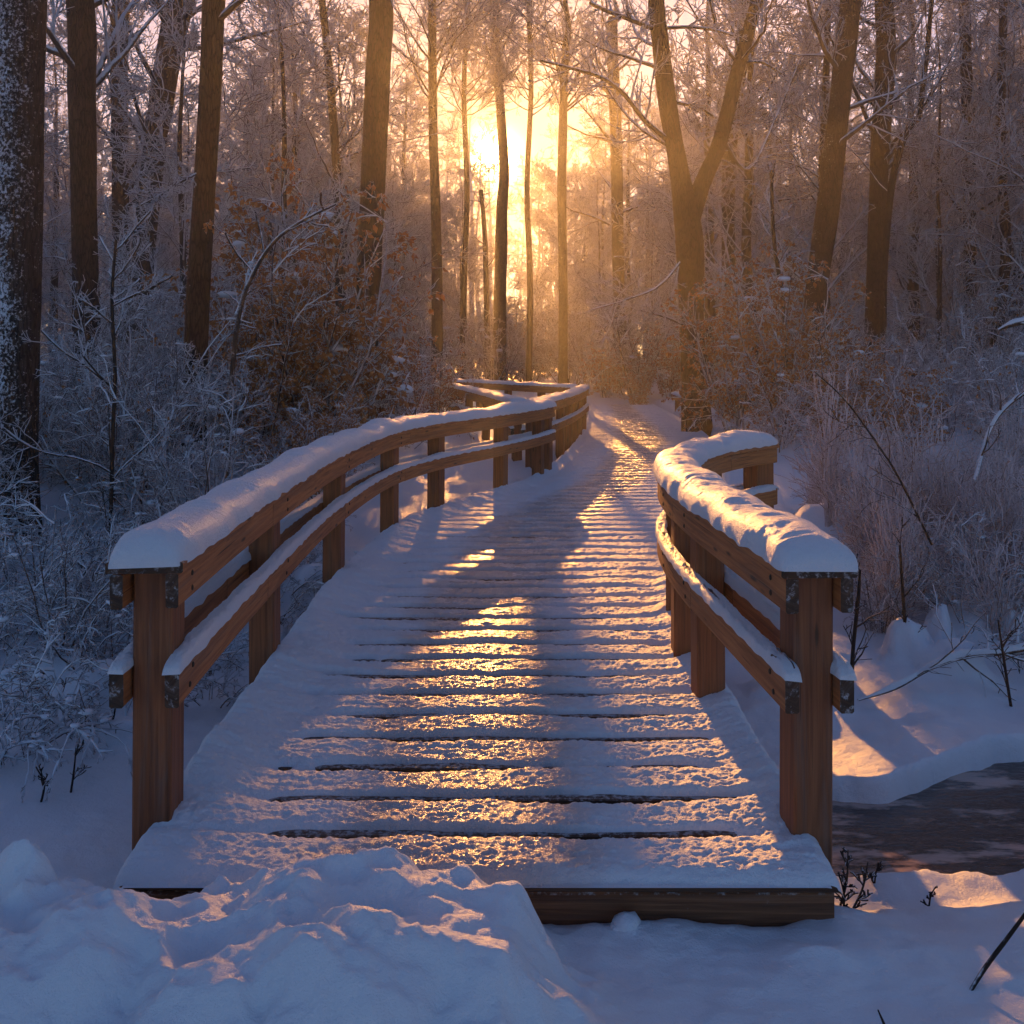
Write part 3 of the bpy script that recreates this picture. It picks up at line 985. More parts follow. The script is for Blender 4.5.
def hero(name, px, D, label, mat, cnts=(16, 6, 5, 2), total=15.0, t0=0.3, cat='tree', lenf=0.30, zb=None, k=16, rough=0.05, forks=(), limbs=(), seed=1, lean=None, minr=0.008):
    """a trunk that runs through the given (column, row, width) marks at distance D; grown on above the frame"""
    reseed(seed)
    pts = np.array([at(a, b_, D) for a, b_, _ in px])
    rad = np.array([w * D / F / 2 for _, _, w in px])
    order = np.argsort(pts[:, 2])
    pts, rad = pts[order], rad[order]
    base = pts[0].copy()
    g = gz(base[0], base[1]) - 0.12
    d0 = pts[1] - pts[0]
    if base[2] > g + 0.05:
        bx = base + d0 / d0[2] * (g - base[2]) * 0.8
        bx[2] = g
        pts = np.vstack([bx, pts]); rad = np.concatenate([[rad[0] * 1.06], rad])
    if total and pts[-1][2] < total - 0.5:
        d1 = nrm(pts[-1] - pts[-2]); 
        zs = np.linspace(pts[-1][2], total, 5)[1:]
        r_top = rad[-1]
        for i_, z_ in enumerate(zs):
            q = pts[-1] + d1 / max(d1[2], 0.4) * (z_ - pts[-1][2]) + np.array([rng.normal() * 0.12, rng.normal() * 0.12, 0])
            pts = np.vstack([pts, q]); rad = np.append(rad, r_top * (1 - (i_ + 1) / 4 * 0.85))
    root = empty(name, tuple(pts[0] + np.array([0, 0, 0.12])))
    tag(root, label, cat)
    off = -np.array(root.location)
    V, Q, P, rr = trunk_mesh(pts + off, rad, k, seed, rough)
    tb = MB().add(V, Q)
    lb, tw = MB(), MB()
    tips = [(P, rr, t0, cnts)]
    for fk in forks:
        fp = np.array([at(a, b_, D) for a, b_, _ in fk]); fr = np.array([w * D / F / 2 for _, _, w in fk])
        if fp[-1][2] < total - 1 and fk[-1][1] <= 5:
            d1 = nrm(fp[-1] - fp[-2])
            fp = np.vstack([fp, fp[-1] + d1 * 2.2, fp[-1] + d1 * 4.6 + np.array([0, 0, 0.5])]); fr = np.concatenate([fr, [fr[-1] * 0.6, fr[-1] * 0.2]])
        V, Q, P2, r2 = trunk_mesh(fp + off, fr, 12, seed + 3, rough, flare=0)
        tb.add(V, Q)
        tips.append((P2, r2, 0.35, cnts))
    for lm in limbs:
        fp = np.array([at(a, b_, D + dd) for a, b_, _, dd in lm]); fr = np.array([w * D / F / 2 for _, _, w, _ in lm])
        V, Q, P2, r2 = trunk_mesh(fp + off, fr, 7, seed + 5, 0.03, flare=0, steps=24)
        lb.add(V, Q)
        L2, R2 = kids(P2[None], r2[None], 16, 0.12, 1.0, 0.42, 0.8, 6, 0.05, 0.13, 0.55, minr * 1.3)
        tw.add(*tubes(L2, R2, 4))
        L3, R3 = kids(L2, R2, 6, 0.1, 1.0, 0.5, 0.8, 5, 0.0, 0.15, 0.7, minr)
        tw.add(*tubes(L3, R3, 3))
        L4, R4 = kids(L3, R3, 3, 0.1, 1.0, 0.5, 0.8, 4, 0.0, 0.15, 0.7, minr * 0.85)
        tw.add(*tubes(L4, R4, 3))
    for P_, r_, t_, c_ in tips:
        if c_:
            crown_geo(lb, P_, r_, c_, t0=t_, lenf=lenf, minr=minr, twig_mb=tw)
    tb.build('trunk', mat, root)
    if lb.V:
        lb.build('limb', M['branch'], root)
    if tw.V:
        tw.build('crown', M['twig'], root)
    return root


hero('large_tree', [(16, 560, 42), (18, 420, 38), (20, 200, 42), (23, 0, 44)], 10.5, 'broad dark trunk at the picture edge, its left side plastered with snow', M['bark_snowy'], (10, 5, 5, 2), 14, 0.45, k=48, rough=0.06, seed=21)
hero('tree', [(86, 330, 26), (84, 200, 25), (82, 90, 27), (80, 0, 27)], 17, 'straight brown trunk next right of the snow-plastered trunk', M['bark'], total=16, t0=0.35, seed=22)
hero('tree', [(193, 480, 25), (195, 400, 24), (198, 300, 23), (205, 180, 22), (211, 80, 22), (214, 0, 22)], 13, 'slender dark trunk leaning right with snow on its left flank, behind the left railing', M['bark_mid'], (12, 6, 5, 2), 13, 0.4, k=22, seed=23,
     limbs=(((204, 170, 3, 0), (180, 182, 3, -.3), (160, 195, 2.4, -.5), (140, 205, 1.6, -.8)), ((206, 172, 3, 0), (228, 170, 2.2, .3), (250, 168, 1.5, .4))))
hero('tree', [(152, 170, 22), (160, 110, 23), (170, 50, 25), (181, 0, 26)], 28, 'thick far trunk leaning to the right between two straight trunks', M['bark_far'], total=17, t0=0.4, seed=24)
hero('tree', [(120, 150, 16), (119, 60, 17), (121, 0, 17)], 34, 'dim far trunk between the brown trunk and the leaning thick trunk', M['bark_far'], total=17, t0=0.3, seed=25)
hero('tree', [(365, 350, 26), (369, 270, 25), (374, 160, 25), (378, 70, 25), (381, 0, 24)], 19, 'tall dark trunk rising behind the brown-leaved thicket, left of the sun', M['bark'], total=16, t0=0.45, k=20, seed=26, cnts=(12, 6, 5, 2))
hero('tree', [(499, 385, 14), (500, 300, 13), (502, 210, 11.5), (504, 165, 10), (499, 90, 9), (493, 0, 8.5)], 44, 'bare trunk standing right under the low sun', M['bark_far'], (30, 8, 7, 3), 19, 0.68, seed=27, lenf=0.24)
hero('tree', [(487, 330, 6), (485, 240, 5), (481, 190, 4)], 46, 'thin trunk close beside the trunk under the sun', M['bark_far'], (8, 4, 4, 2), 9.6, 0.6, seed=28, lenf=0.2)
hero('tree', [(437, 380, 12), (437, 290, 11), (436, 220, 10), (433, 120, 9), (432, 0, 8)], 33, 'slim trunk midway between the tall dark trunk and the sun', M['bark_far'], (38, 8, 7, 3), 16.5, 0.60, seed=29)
hero('forked_tree', [(697, 425, 27), (692, 330, 24), (689, 235, 27), (679, 170, 19), (667, 100, 18), (660, 40, 17), (656, 0, 16)], 22.5,
     'dark forked tree beside the boardwalk, splitting in two above its right edge', M['bark'], (10, 6, 5, 2), 15, 0.55, k=20, seed=30, rough=0.07,
     forks=(((689, 228, 19), (702, 185, 17), (717, 150, 16), (727, 115, 15), (735, 80, 14), (746, 40, 13), (757, 0, 12)),),
     limbs=(((668, 140, 6, 0), (645, 120, 5, -.4), (622, 92, 4.5, -.8), (598, 76, 4, -1.2), (570, 68, 3.2, -1.6), (540, 60, 2, -2)),
            ((657, 30, 6, 0), (632, 20, 5, -.4), (610, 12, 4.5, -.7), (590, 3, 4, -1)), ((664, 28, 4, 0), (690, 27, 3.5, -.4), (715, 30, 3, -.7), (735, 36, 2, -1)),
            ((676, 150, 4, 0), (640, 128, 3, .4), (615, 100, 2.5, .8), (590, 60, 2, 1.0)), ((676, 102, 4, 0), (700, 108, 3, .5), (716, 118, 2, .8)), ((730, 66, 4, 0), (760, 62, 3, .5), (785, 76, 2, .8)), ((722, 138, 3.5, 0), (748, 170, 3, .4), (775, 120, 2.4, .8), (800, 60, 1.8, 1.0)),
            ((690, 250, 3, 0), (660, 285, 2.6, -.4), (625, 300, 2, -.9), (590, 310, 1.4, -1.5)), ((694, 330, 3, 0), (668, 318, 2.4, -.4), (640, 310, 1.8, -.9))))
hero('tree', [(730, 310, 14), (728, 220, 13), (730, 150, 14), (737, 90, 13), (745, 0, 12)], 31, 'mid-distant trunk just behind and right of the forked tree', M['bark_far'], total=17, t0=0.35, seed=31)
hero('tree', [(812, 350, 22), (818, 280, 22), (830, 190, 22), (840, 100, 21), (851, 0, 21)], 25, 'stout trunk leaning to the right behind the russet bush', M['bark_mid'], total=16, t0=0.4, seed=32, k=18, cnts=(12, 6, 5, 2))
hero('tree', [(873, 345, 17), (876, 250, 17), (880, 150, 18), (886, 60, 19), (884, 0, 18)], 27, 'straight dark trunk right of the stout leaning trunk', M['bark'], total=16, t0=0.4, seed=33, cnts=(12, 6, 5, 2))
hero('tree', [(883, 320, 7), (884, 270, 7), (891, 190, 7), (903, 140, 7), (918, 118, 6), (926, 60, 5), (932, 0, 4)], 26, 'crooked thin trunk bowing out to the right beside a dark straight trunk', M['bark'], (10, 5, 5, 2), 12, 0.4, seed=34)
hero('tree', [(970, 330, 12), (970, 250, 12), (969, 160, 12), (966, 60, 11), (964, 0, 11)], 31, 'thin upright trunk near the right edge of the wood', M['bark_far'], total=16, t0=0.35, seed=35)
hero('tree', [(1012, 300, 9), (1008, 240, 9), (1000, 170, 9), (1001, 90, 8), (1004, 0, 7)], 31, 'wavy thin trunk at the far right edge', M['bark_far'], total=15, t0=0.35, seed=36)
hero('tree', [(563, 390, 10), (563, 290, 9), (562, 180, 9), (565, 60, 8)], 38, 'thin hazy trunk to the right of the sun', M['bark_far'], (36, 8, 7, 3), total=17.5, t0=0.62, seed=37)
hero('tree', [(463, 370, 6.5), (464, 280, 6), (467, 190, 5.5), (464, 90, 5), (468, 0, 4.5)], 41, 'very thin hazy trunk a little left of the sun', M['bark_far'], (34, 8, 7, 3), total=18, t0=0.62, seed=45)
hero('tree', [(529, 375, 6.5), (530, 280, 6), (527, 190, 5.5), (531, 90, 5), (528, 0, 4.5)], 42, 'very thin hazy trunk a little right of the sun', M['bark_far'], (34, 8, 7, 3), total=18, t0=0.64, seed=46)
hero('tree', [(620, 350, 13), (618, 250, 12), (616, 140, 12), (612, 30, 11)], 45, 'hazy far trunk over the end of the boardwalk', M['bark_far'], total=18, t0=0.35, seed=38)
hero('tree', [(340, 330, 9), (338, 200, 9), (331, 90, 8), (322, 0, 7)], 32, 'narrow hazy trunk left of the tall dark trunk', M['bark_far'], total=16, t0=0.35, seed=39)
hero('sapling', [(785, 400, 5), (786, 350, 5), (783, 300, 4.5), (774, 240, 4), (771, 170, 3)], 18, 'curved dark sapling standing in the russet bush', M['bark'], (9, 5, 4, 0), 0, 0.35, seed=40, k=8, lenf=0.3, cat='sapling')
hero('sapling', [(227, 475, 5.5), (231, 390, 5), (238, 320, 5), (250, 280, 4.5), (272, 244, 4), (300, 222, 3.4), (336, 204, 2.4)], 11, 'thin snow-lined sapling arching over to the right', M['branch'], (9, 4, 3, 0), 0, 0.4, seed=41, k=8, lenf=0.16, cat='sapling', minr=0.004)
hero('sapling', [(113, 430, 4), (115, 370, 4), (112, 300, 3.4), (116, 240, 2.6)], 10, 'thin dark sapling between the two leftmost trunks', M['stick'], (14, 6, 4, 0), 0, 0.2, seed=42, k=8, lenf=0.3, cat='sapling', minr=0.004)

# woodland further in: kinds of bare frosted tree, then copies of them
def proto_tree(seed, H, r, cnts, t0, lenf, name='bare_tree', bend=0.5):
    reseed(seed)
    z = np.linspace(-0.2, H, 8)
    pts = np.stack([np.cumsum(rng.normal(0, 0.14, 8)) * bend + 0.03 * rng.normal() * z, np.cumsum(rng.normal(0, 0.14, 8)) * bend, z], 1)
    pts[:2, :2] = 0
    rad = r * (1 - 0.88 * np.linspace(0, 1, 8) ** 1.2)
    root = empty(name)
    V, Q, P, rr = trunk_mesh(pts, rad, 9, seed, 0.05, steps=30)
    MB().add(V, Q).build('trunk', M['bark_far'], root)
    cb = MB()
    crown_geo(cb, P, rr, cnts, t0=t0, lenf=lenf, minr=0.012)
    cb.build('crown', M['twig'], root)
    tag(root, 'x', 'tree')
    return root


protos = [proto_tree(701, 15, 0.17, (32, 8, 7, 3), 0.12, 0.30), proto_tree(702, 16.5, 0.22, (34, 8, 7, 3), 0.15, 0.30), proto_tree(703, 13, 0.11, (30, 8, 7, 3), 0.08, 0.32),
          proto_tree(704, 17, 0.26, (32, 9, 7, 3), 0.18, 0.33), proto_tree(705, 11, 0.08, (28, 8, 7, 3), 0.05, 0.36)]
reseed(77)
used = [0] * len(protos)
FAR = {'left': 'bare frosted tree in the hazy wood left of the sun', 'mid': 'bare frosted tree in the golden haze behind the boardwalk', 'right': 'bare frosted tree in the dusky wood right of the forked tree'}
spots = []
tries = 0
while len(spots) < 150 and tries < 6000:
    tries += 1
    y_ = 24 + 62 * rng.random() ** 0.8
    x_ = rng.uniform(-0.62, 0.62) * (y_ + 3)
    pxx = 512 + x_ / y_ * F
    if -5.5 < x_ < 5.5 and rng.random() < 0.84:
        continue
    if abs(x_ + y_ * 0.019) < 1.8 and y_ < 80:
        continue
    if 520 < pxx < 640 and y_ < 45:
        continue
    if any((x_ - a) ** 2 + (y_ - b_) ** 2 < 1.7 ** 2 for a, b_ in spots):
        continue
    if y_ < 36 and xl(y_) - 1.5 < x_ < xr(y_) + 1.5:
        continue
    spots.append((x_, y_))
extra = [(-8.5, 76, 2), (7.0, 78, 2)]
for i_, (x_, y_) in enumerate(spots + [e[:2] for e in extra]):
    pxx = 512 + x_ / y_ * F
    key = 'left' if pxx < 400 else ('mid' if pxx < 690 else 'right')
    q = rng.integers(len(protos)) if i_ < len(spots) else extra[i_ - len(spots)][2]
    lab = FAR[key]
    grp = {'left': 'far trees left of the sun', 'mid': 'far trees in the golden haze', 'right': 'far trees on the right'}[key]
    s = rng.uniform(0.85, 1.12) if i_ < len(spots) else (1.75 if q == 4 else 1.5)
    loc, rz = (x_, y_, gz(x_, y_)), rng.uniform(0, 6.28)
    if used[q] == 0:
        o = protos[q]
        o.location, o.rotation_euler, o.scale = loc, (0, 0, rz), (s, s, s)
        o['label'], o['group'] = lab, grp
    else:
        o = dup(protos[q], loc, rz, s, lab, grp)
    used[q] += 1

# the deep wood, one mass
reseed(90)
dw, dwt = MB(), MB()
singles = []
for sd in range(3):
    reseed(910 + sd)
    z = np.linspace(-0.3, 16, 7)
    pts = np.stack([np.cumsum(rng.normal(0, 0.15, 7)), np.cumsum(rng.normal(0, 0.15, 7)), z], 1)
    a, b_ = MB(), MB()
    V, Q, P, rr = trunk_mesh(pts, 0.2 * (1 - 0.85 * np.linspace(0, 1, 7)), 6, sd, 0.04, steps=12)
    a.add(V, Q)
    crown_geo(b_, P, rr, (24, 6, 5, 2), t0=0.06, lenf=0.26, minr=0.017)
    singles.append((np.vstack(a.V), np.vstack(a.Q), np.vstack(b_.V), np.vstack(b_.Q)))
reseed(95)
for i in range(230):
    y_ = rng.uniform(66, 140); x_ = rng.uniform(-0.72, 0.72) * y_
    if abs(x_ / y_ * F + 512 - 492) < (45 if y_ < 90 else 5):
        continue
    v1, q1, v2, q2 = singles[i % 3]
    a = rng.uniform(0, 6.28); s = rng.uniform(0.8, 1.12) if y_ < 88 else rng.uniform(1.05, 1.5)
    Rm = np.array([[math.cos(a), -math.sin(a), 0], [math.sin(a), math.cos(a), 0], [0, 0, 1]]) * s
    o_ = np.array([x_, y_, gz(x_, y_)])
    dw.add(v1 @ Rm.T + o_, q1); dw.add(v2 @ Rm.T + o_, q2)
o = dw.build('distant_wood', M['twig'])
tag(o, 'mass of hazy bare wood closing off the distance', 'wood', kind='stuff')


# ------------------------------------------------------------------ shrubs, thicket, grasses
def leaves_geo(mb, pos, dirs, size):
    """curled hanging leaves: four-sided blades folded along the middle"""
    N = len(pos)
    d = nrm(dirs * 0.5 + np.array([0, 0, -0.9]) + rng.normal(0, 0.45, (N, 3)))
    s = nrm(np.cross(d, rng.normal(size=(N, 3))))
    nn = np.cross(d, s)
    L = size * rng.uniform(0.6, 1.4, N)[:, None]
    w = L * 0.30
    a = pos; m_ = pos + d * L * 0.5 + nn * L * 0.20; e = pos + d * L + nn * L * rng.uniform(-0.3, 0.3, N)[:, None]
    l_ = pos + d * L * 0.45 + s * w; r_ = pos + d * L * 0.45 - s * w
    V = np.stack([a, l_, e, r_, m_], 1)
    i = np.arange(N)[:, None] * 5
    T = np.concatenate([i + np.array([[0, 1, 4]]), i + np.array([[1, 2, 4]]), i + np.array([[2, 3, 4]]), i + np.array([[3, 0, 4]])])
    mb.add(V, np.zeros((0, 4), int), tris=T)


def proto_shrub(name, seed, H, spread, stems, cnts, mat, minr, leafn=0, leafs=0.07, clumps=0, cat='shrub', up=0.02, rbase=0.012, droop=0.0, clumpr=0.09, wig=0.1):
    reseed(seed)
    root = empty(name)
    tag(root, 'x', cat)
    n = 9
    a = rng.uniform(0, 6.28, stems)
    r0 = rng.uniform(0, 0.25, stems) * spread
    P = np.zeros((stems, n, 3))
    P[:, 0] = np.stack([np.cos(a) * r0, np.sin(a) * r0, np.full(stems, -0.05)], 1)
    tilt = rng.uniform(0.05, 1.0, stems) * spread
    d = nrm(np.stack([np.cos(a) * tilt, np.sin(a) * tilt, np.full(stems, 1.0)], 1))
    ln = H * rng.uniform(0.55, 1.1, stems) / (n - 1)
    for j in range(1, n):
        d = nrm(d + rng.normal(0, wig, (stems, 3)) + np.array([0, 0, up - droop * j / n]))
        P[:, j] = P[:, j - 1] + d * ln[:, None]
    rr = np.maximum(rbase * rng.uniform(0.6, 1.3, stems)[:, None] * (1 - 0.75 * np.linspace(0, 1, n))[None], minr)
    mb = MB().add(*tubes(P, rr, 5))
    L, Rr = P, rr
    allp = [P]
    for lv, c in enumerate(cnts):
        L, Rr = kids(L, Rr, c, 0.12, 1.0, (0.42, 0.5, 0.55)[lv], 0.75, (6, 5, 4)[lv], -0.02 - droop * 0.3, 0.16, 0.65, minr, lenmax=0.9)
        mb.add(*tubes(L, Rr, (4, 3, 3)[lv]))
        allp.append(L)
    mb.build('stems', mat, root)
    if leafn:
        tips = allp[-1]
        sel = rng.integers(0, len(tips), leafn)
        j = rng.integers(1, tips.shape[1], leafn)
        lb = MB()
        leaves_geo(lb, tips[sel, j], nrm(tips[sel, -1] - tips[sel, 0]), leafs)
        lb.build('leaves', M['leaf'], root)
    if clumps:
        cb = MB()
        for lv in range(0, min(3, len(allp))):       # snow lying along the upper side of the twigs
            A_ = allp[lv]
            tn = nrm(A_[:, -1] - A_[:, 0])
            kp = rng.random(len(A_)) < (0.9, 0.75, 0.5)[lv] * (1 - np.abs(tn[:, 2]) ** 3)
            if not kp.any():
                continue
            A_ = A_[kp]
            tl = np.linspace(0, 1, A_.shape[1])[None]
            r_ = np.maximum(minr * (2.6, 2.0, 1.5)[lv], 0.0) * rng.uniform(0.5, 1.5, (len(A_), 1)) * (1 + 0.35 * rng.normal(size=(len(A_), A_.shape[1]))).clip(0.3, 2) * (1 - 0.6 * tl)
            A_ = A_ + np.stack([np.zeros_like(r_), np.zeros_like(r_), r_ * 0.9 + minr * 0.5], -1)
            cb.add(*tubes(A_, r_, 5))
        src = allp[min(1, len(allp) - 1)]
        for i in range(int(clumps * 0.4)):
            q = src[rng.integers(len(src)), rng.integers(2, src.shape[1])]
            V, Q, caps = blob(q + np.array([0, 0, 0.01]), clumpr * rng.uniform(0.35, 1.2), rng.uniform(0.3, 0.5), i)
            cb.add(V, Q, None, caps)
        cb.build('snow', M['clump'], root)
    return root


_first = {}


def place(key, protos_, x, y, rz, sc, label, group=None, dz=0.0):
    q = int(rng.integers(len(protos_)))
    o = protos_[q]
    loc = (x, y, gz(x, y) + dz)
    if (key, q) in _first:
        return dup(o, loc, rz, sc, label, group)
    _first[(key, q)] = 1
    o.location, o.rotation_euler = loc, (0, 0, rz)
    o.scale = (sc, sc, sc) if isinstance(sc, (int, float)) else sc
    o['label'] = label
    if group:
        o['group'] = group
    return o


# leafy thickets
leafy = [proto_shrub('leafy_shrub', 801, 2.6, 0.75, 16, (7, 5, 4), M['shrub'], 0.0034, leafn=5200, leafs=0.062, clumps=26, clumpr=0.10, rbase=0.02),
         proto_shrub('leafy_shrub', 802, 2.2, 0.95, 16, (7, 5, 4), M['shrub'], 0.0036, leafn=3400, leafs=0.062, clumps=34, clumpr=0.11, rbase=0.018)]
bare = [proto_shrub('frosted_shrub', 811, 2.2, 0.9, 14, (7, 6, 4), M['shrub'], 0.0040, clumps=22, clumpr=0.08, rbase=0.016),
        proto_shrub('frosted_shrub', 812, 1.9, 1.2, 16, (7, 6, 4), M['shrub'], 0.0040, leafn=120, clumps=26, clumpr=0.09, rbase=0.014, droop=0.25),
        proto_shrub('frosted_shrub', 813, 2.9, 0.65, 12, (8, 6, 4), M['shrub'], 0.0042, clumps=14, clumpr=0.09, rbase=0.02)]
low = [proto_shrub('low_shrub', 821, 1.0, 1.3, 12, (6, 5, 3), M['shrub'], 0.0029, clumps=22, clumpr=0.036, rbase=0.009, droop=0.2),
       proto_shrub('low_shrub', 822, 1.2, 0.9, 10, (6, 5, 3), M['shrub'], 0.0029, clumps=14, clumpr=0.034, rbase=0.010),
       proto_shrub('low_shrub', 823, 0.8, 1.6, 12, (6, 5, 3), M['shrub'], 0.0029, clumps=30, clumpr=0.034, rbase=0.008, droop=0.3)]
reeds = [proto_shrub('frosted_grass', 831, 1.15, 0.30, 44, (3, 2), M['grass'], 0.0036, cat='grass clump', rbase=0.006, droop=0.06, wig=0.05),
         proto_shrub('frosted_grass', 832, 0.95, 0.42, 40, (3, 2), M['grass'], 0.0036, cat='grass clump', rbase=0.006, droop=0.22, wig=0.11),
         proto_shrub('frosted_grass', 833, 1.35, 0.22, 34, (4, 2), M['grass'], 0.0036, cat='grass clump', rbase=0.007, droop=0.03, wig=0.07),
         proto_shrub('frosted_grass', 834, 0.9, 0.5, 26, (5, 3), M['shrub'], 0.003, cat='grass clump', rbase=0.005, droop=0.15, wig=0.13)]

reseed(1200)
# the brown-leaved thicket on the left
for px_, D_, sc, lab in ((300, 15.0, 1.60, 'tallest brown-leaved shrub of the thicket beside the arching sapling'),
                         (258, 14.6, 1.25, 'brown-leaved shrub just right of the slender leaning trunk'),
                         (345, 15.5, 1.35, 'brown-leaved shrub below the tall dark trunk'),
                         (385, 17.5, 0.85, 'low golden-leaved shrub between the tall dark trunk and the left railing'),
                         (320, 12.8, 0.70, 'small russet shrub rising directly behind the left railing'),
                         (432, 22.5, 0.75, 'sunlit golden shrub at the end of the branch boardwalk railing')):
    place('leafy', leafy, (px_ - 512) * D_ / F, D_, rng.uniform(0, 6.28), sc, lab)
for px_, D_, sc, lab in ((735, 19.5, 1.2, 'russet snow-dusted bush hugging the right of the forked tree'),
                         (785, 17.5, 1.2, 'dark russet bush behind the end of the right railing'),
                         (835, 17.0, 0.80, 'low brown-leaved bush before the stout leaning trunk'),
                         (905, 14.5, 0.75, 'brown-tipped bush above the frosted grasses on the right'),
                         (668, 36.0, 0.95, 'bright frosted bush at the far end of the boardwalk, left of the forked tree'),
                         (606, 37.0, 0.9, 'frosted bush closing the boardwalk end straight ahead'),
                         (636, 35.6, 0.6, 'smallest bush at the far end of the boardwalk')):
    place('leafy', leafy, (px_ - 512) * D_ / F, D_, rng.uniform(0, 6.28), sc, lab)

LG = 'tangled snow-covered shrub in the thicket left of the boardwalk'
n = 0
while n < 46:
    D_ = rng.uniform(9.5, 22)
    px_ = rng.uniform(-60, 440)
    x_ = (px_ - 512) * D_ / F
    if x_ > xl(D_) - 0.9 or (abs(px_ - 16) < 50 and D_ < 10.5) or (225 < px_ < 440 and D_ < 16.5):
        continue
    place('bare', bare, x_, D_, rng.uniform(0, 6.28), rng.uniform(0.6, 1.05), LG, 'shrubs of the left thicket')
    n += 1
RG = 'frosted shrub in the thicket right of the boardwalk'
n = 0
while n < 36:
    D_ = rng.uniform(11.5, 25)
    px_ = rng.uniform(590, 1090)
    x_ = (px_ - 512) * D_ / F
    if x_ < xr(D_) + 1.0 or (790 < px_ < 980 and D_ < 17.5):
        continue
    place('bare', bare, x_, D_, rng.uniform(0, 6.28), rng.uniform(0.5, 0.95), RG, 'shrubs of the right thicket')
    n += 1
n = 0
while n < 70:
    D_ = rng.uniform(25, 52)
    px_ = rng.uniform(-30, 1060)
    x_ = (px_ - 512) * D_ / F
    if D_ < 37 and -3.2 < x_ < xr(D_) + 0.9:
        continue
    if abs(px_ - 500) < 45 and D_ < 34:
        continue
    place('bare', bare, x_, D_, rng.uniform(0, 6.28), rng.uniform(1.1, 2.1), 'hazy frosted bush under the far trees', 'bushes under the far trees')
    n += 1
for px_, D_, sc in ((498, 50, 1.9), (514, 56, 2.2), (530, 52, 2.0), (545, 60, 2.3), (478, 58, 2.2), (520, 66, 2.6)):
    place('bare', bare, (px_ - 512) * D_ / F, D_, rng.uniform(0, 6.28), sc, 'hazy frosted bush under the far trees', 'bushes under the far trees')
n = 0
while n < 48:
    D_ = 4.6 + 6.5 * rng.random() ** 0.9
    px_ = rng.uniform(-90, 330)
    x_ = (px_ - 512) * D_ / F
    if x_ > xl(D_) - 0.55 or (px_ > 40 and D_ < 5.6 and px_ < 250 and rng.random() < 0.8):
        continue
    place('low', low, x_, D_, rng.uniform(0, 6.28), rng.uniform(0.6, 1.0), 'low snow-laden shrub near the left railing', 'low shrubs left of the bridge')
    n += 1
n = 0
while n < 16:
    D_ = rng.uniform(6.4, 10.5)
    px_ = rng.uniform(800, 1100)
    x_ = (px_ - 512) * D_ / F
    if x_ < 1.9:
        continue
    place('low', low, x_, D_, rng.uniform(0, 6.28), rng.uniform(0.45, 0.8), 'low snow-laden shrub among the grasses beyond the stream', 'low shrubs right of the bridge')
    n += 1
n = 0
while n < 42:
    D_ = rng.uniform(7.2, 12.0)
    px_ = rng.uniform(812, 1070)
    x_ = (px_ - 512) * D_ / F
    if D_ < 8.4 and px_ < 870:
        continue
    place('reeds', reeds, x_, D_, rng.uniform(0, 6.28), rng.uniform(0.7, 1.15), 'clump of tall frosted dead grass beyond the stream', 'frosted grass clumps')
    n += 1


# ------------------------------------------------------------------ fallen branches, sticks, small things near the camera
def stick(name, pts, rads, label, mat='stick', cat='branch', cnt=0, snow=False, minr=0.003, seed=1):
    reseed(seed)
    pts = np.array(pts, float)
    root = empty(name, tuple(pts[0])) if cnt or snow else None
    off = -pts[0]
    V, Q, P, rr = trunk_mesh(pts + off, np.array(rads, float), 7, seed, 0.10, flare=0, steps=30)
    mb = MB().add(V, Q)
    if cnt:
        L, Rr = kids(P[None], rr[None], cnt, 0.1, 1.0, 0.4, 0.8, 6, 0.02, 0.14, 0.55, minr)
        mb.add(*tubes(L, Rr, 5))
        L2, R2 = kids(L, Rr, 4, 0.2, 1.0, 0.5, 0.8, 5, 0.0, 0.14, 0.6, minr)
        mb.add(*tubes(L2, R2, 4))
    if root is None:
        o = mb.build(name, M[mat])
        o.location = tuple(pts[0])
        return tag(o, label, cat)
    mb.build('wood', M[mat], root)
    if snow:
        ln = crom(P, 60)
        A, B = frames(ln)
        r2 = np.interp(np.linspace(0, 1, 60), np.linspace(0, 1, len(rr)), rr)
        n_ = 60
        k = 9
        th = np.linspace(0, np.pi, k)
        V = ln[:, None, :] + A[:, None, :] * (-np.cos(th))[None, :, None] * (r2 * 1.05)[:, None, None]
        hh = (0.010 + 1.1 * r2) * (1 + 0.5 * pn(np.linspace(0, 9, n_), np.zeros(n_), seed)) * np.clip(np.minimum(np.linspace(0, 8, n_), np.linspace(8, 0, n_)), 0.05, 1)
        V[..., 2] += r2[:, None] * 0.35 + np.sin(th)[None] ** 0.7 * hh[:, None]
        ids = np.arange(n_ * k).reshape(n_, k)
        Qs = np.stack([ids[:-1, :-1], ids[1:, :-1], ids[1:, 1:], ids[:-1, 1:]], -1).reshape(-1, 4)
        MB().add(V, Qs).build('snow_line', M['rail_snow'], root)
    return tag(root, label, cat)


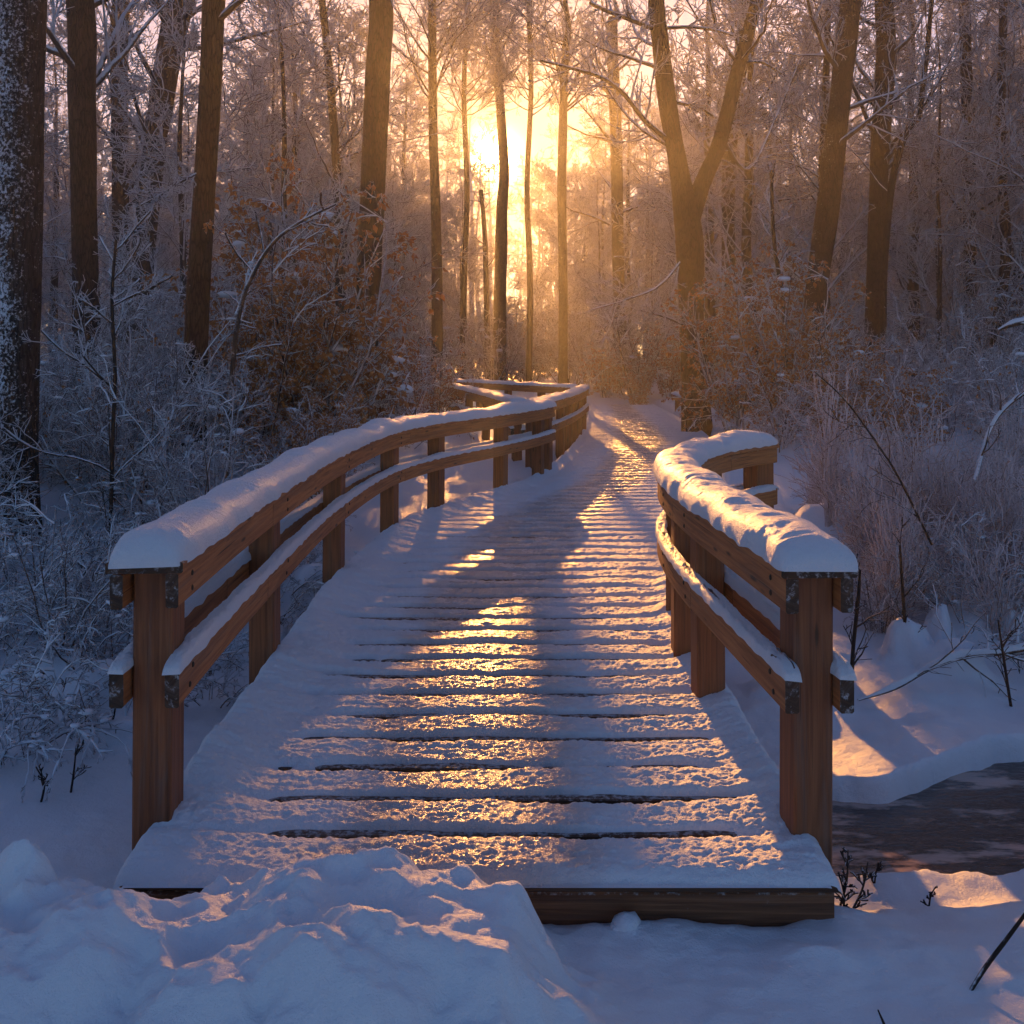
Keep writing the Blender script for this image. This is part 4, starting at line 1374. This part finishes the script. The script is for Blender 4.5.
stick('fallen_branch', [at(858, 700, 6.1), at(895, 688, 6.2), at(930, 668, 6.3), at(965, 656, 6.4), at(1005, 652, 6.5), at(1060, 640, 6.6)], [0.008, 0.013, 0.016, 0.018, 0.02, 0.022],
      'snow-topped fallen branch reaching in from the right above the stream bank', 'branch', cnt=16, snow=True, seed=61)
stick('bent_plant', [at(1016, 735, 6.2), at(1010, 700, 6.2), at(1004, 660, 6.25), at(998, 620, 6.3)], [0.010, 0.009, 0.008, 0.005], 'dark upright stem at the right edge by the fallen branch', cnt=7, cat='stem', seed=62)
stick('broken_plant', [at(851, 700, 6.4), at(853, 650, 6.4), at(858, 600, 6.4), at(860, 570, 6.4)], [0.014, 0.013, 0.012, 0.008], 'broken upright stem just right of the near right post', cnt=6, cat='stem', seed=63)
stick('broken_plant', [at(908, 668, 6.9), at(905, 625, 6.9), at(902, 580, 6.9), at(900, 545, 6.9)], [0.014, 0.012, 0.011, 0.007], 'dark upright stem in front of the snow-capped hummocks', cnt=6, cat='stem', seed=64)
stick('arching_twig', [at(932, 545, 7.6), at(900, 480, 7.7), at(878, 445, 7.8), at(845, 400, 7.9), at(815, 372, 8.0)], [0.009, 0.009, 0.008, 0.007, 0.004], 'long dark twig arching over the frosted grass toward the left', cnt=8, cat='twig', seed=65)
stick('leaning_branch', [at(975, 480, 8.5), at(990, 430, 8.6), at(1012, 402, 8.7), at(1050, 380, 8.8)], [0.018, 0.016, 0.014, 0.012], 'snowy branch leaning out to the right above the grasses', 'branch', cnt=10, snow=True, seed=66)
stick('snowy_branch', [at(998, 330, 10.0), at(1012, 324, 10.0), at(1040, 318, 10.1), at(1075, 312, 10.2)], [0.012, 0.03, 0.036, 0.04], 'snow-loaded branch stub poking in at the right edge', 'branch', cnt=3, snow=True, seed=67)
p0, p1 = on(963, 992, -0.14), on(1040, 925, -0.14)
stick('stick', [(p0[0], p0[1], gz(*p0) - 0.03), at(985, 968, 2.98), at(1006, 940, 2.98), at(1032, 905, 2.98)], [0.0055, 0.007, 0.0065, 0.005], 'bare dark stick poking from the snow in the bottom right corner', seed=68, cat='stick')
stick('twig', [at(884, 1024, 2.75), at(878, 1010, 2.75)], [0.004, 0.002], 'tiny dark twig tip at the bottom edge of the snow', seed=69, cat='twig')
for i, (a, b_, c, d, lab) in enumerate(((838, 905, 848, 850, 'thin dead stem by the front right corner of the deck'), (850, 905, 868, 862, 'bent dead stem, taller of the pair beside the deck corner'),
                                        (843, 905, 838, 872, 'short dead sprig against the foot of the right post'))):
    q = at(a, b_, 3.45)
    q = (q[0], q[1], gz(q[0], q[1]) - 0.02)
    e = at(c, d, 3.5)
    mid_ = tuple((np.array(q) + np.array(e)) / 2 + np.array([0.012, 0, 0]))
    stick('dead_plant', [q, mid_, e], [0.004, 0.0035, 0.002], lab, cnt=7, seed=70 + i, cat='stem')
for i, (a, b_, D_, lab) in enumerate(((874, 718, 4.1, 'tiny dry seed head standing on the near stream bank'), (928, 750, 3.9, 'small dry sprig on the snow right of the deck corner'))):
    q = ((a - 512) * D_ / F, D_)
    zz = gz(*q)
    stick('dry_sprig', [(q[0], q[1], zz - 0.02), (q[0] + 0.01, q[1], zz + 0.05), (q[0] + 0.03, q[1], zz + 0.09)], [0.004, 0.003, 0.002], lab, cnt=5, seed=80 + i, cat='sprig')
for i, (a, b_, h_, lab) in enumerate(((40, 800, 0.17, 'dark stub sticking out of the flat snow at far left'), (70, 790, 0.22, 'thin leaning dead stem left of the left end post'), (112, 745, 0.2, 'short dead stalk beneath the outer lower board'),
                                      (78, 650, 0.75, 'tall dark branching stem in the snow left of the bridge'), (105, 600, 0.9, 'tallest dark branching stem close to the left end post'))):
    q = on(a, b_, -0.45)
    zz = gz(*q)
    stick('dead_plant', [(q[0], q[1], zz - 0.03), (q[0] + 0.02, q[1], zz + h_ * 0.5), (q[0] - 0.02 + 0.05 * (i % 2), q[1], zz + h_)], [0.006, 0.005, 0.003], lab, cnt=5 + 4 * (h_ > 0.5), seed=90 + i, cat='stem')
# the lump of frozen snow leaning on the front beam
V, Q, caps = blob((0, 0, 0), 0.062, 0.75, 4)
mb = MB().add(V * 0.8, Q, None, caps)
for i in range(6):
    V, Q, caps = blob((0.035 * math.cos(i), 0.03 * math.sin(i * 2.1) - 0.02, -0.02 + 0.012 * math.sin(i * 3)), 0.032, 0.8, 10 + i)
    mb.add(V, Q, None, caps)
o = mb.build('snow_lump', M['clump'])
o.location = ((628 - 512) * 3.25 / F, 3.26, gz(0.377, 3.26) - 0.002)
tag(o, 'small lump of snow lying against the dark front beam', 'snow lump')
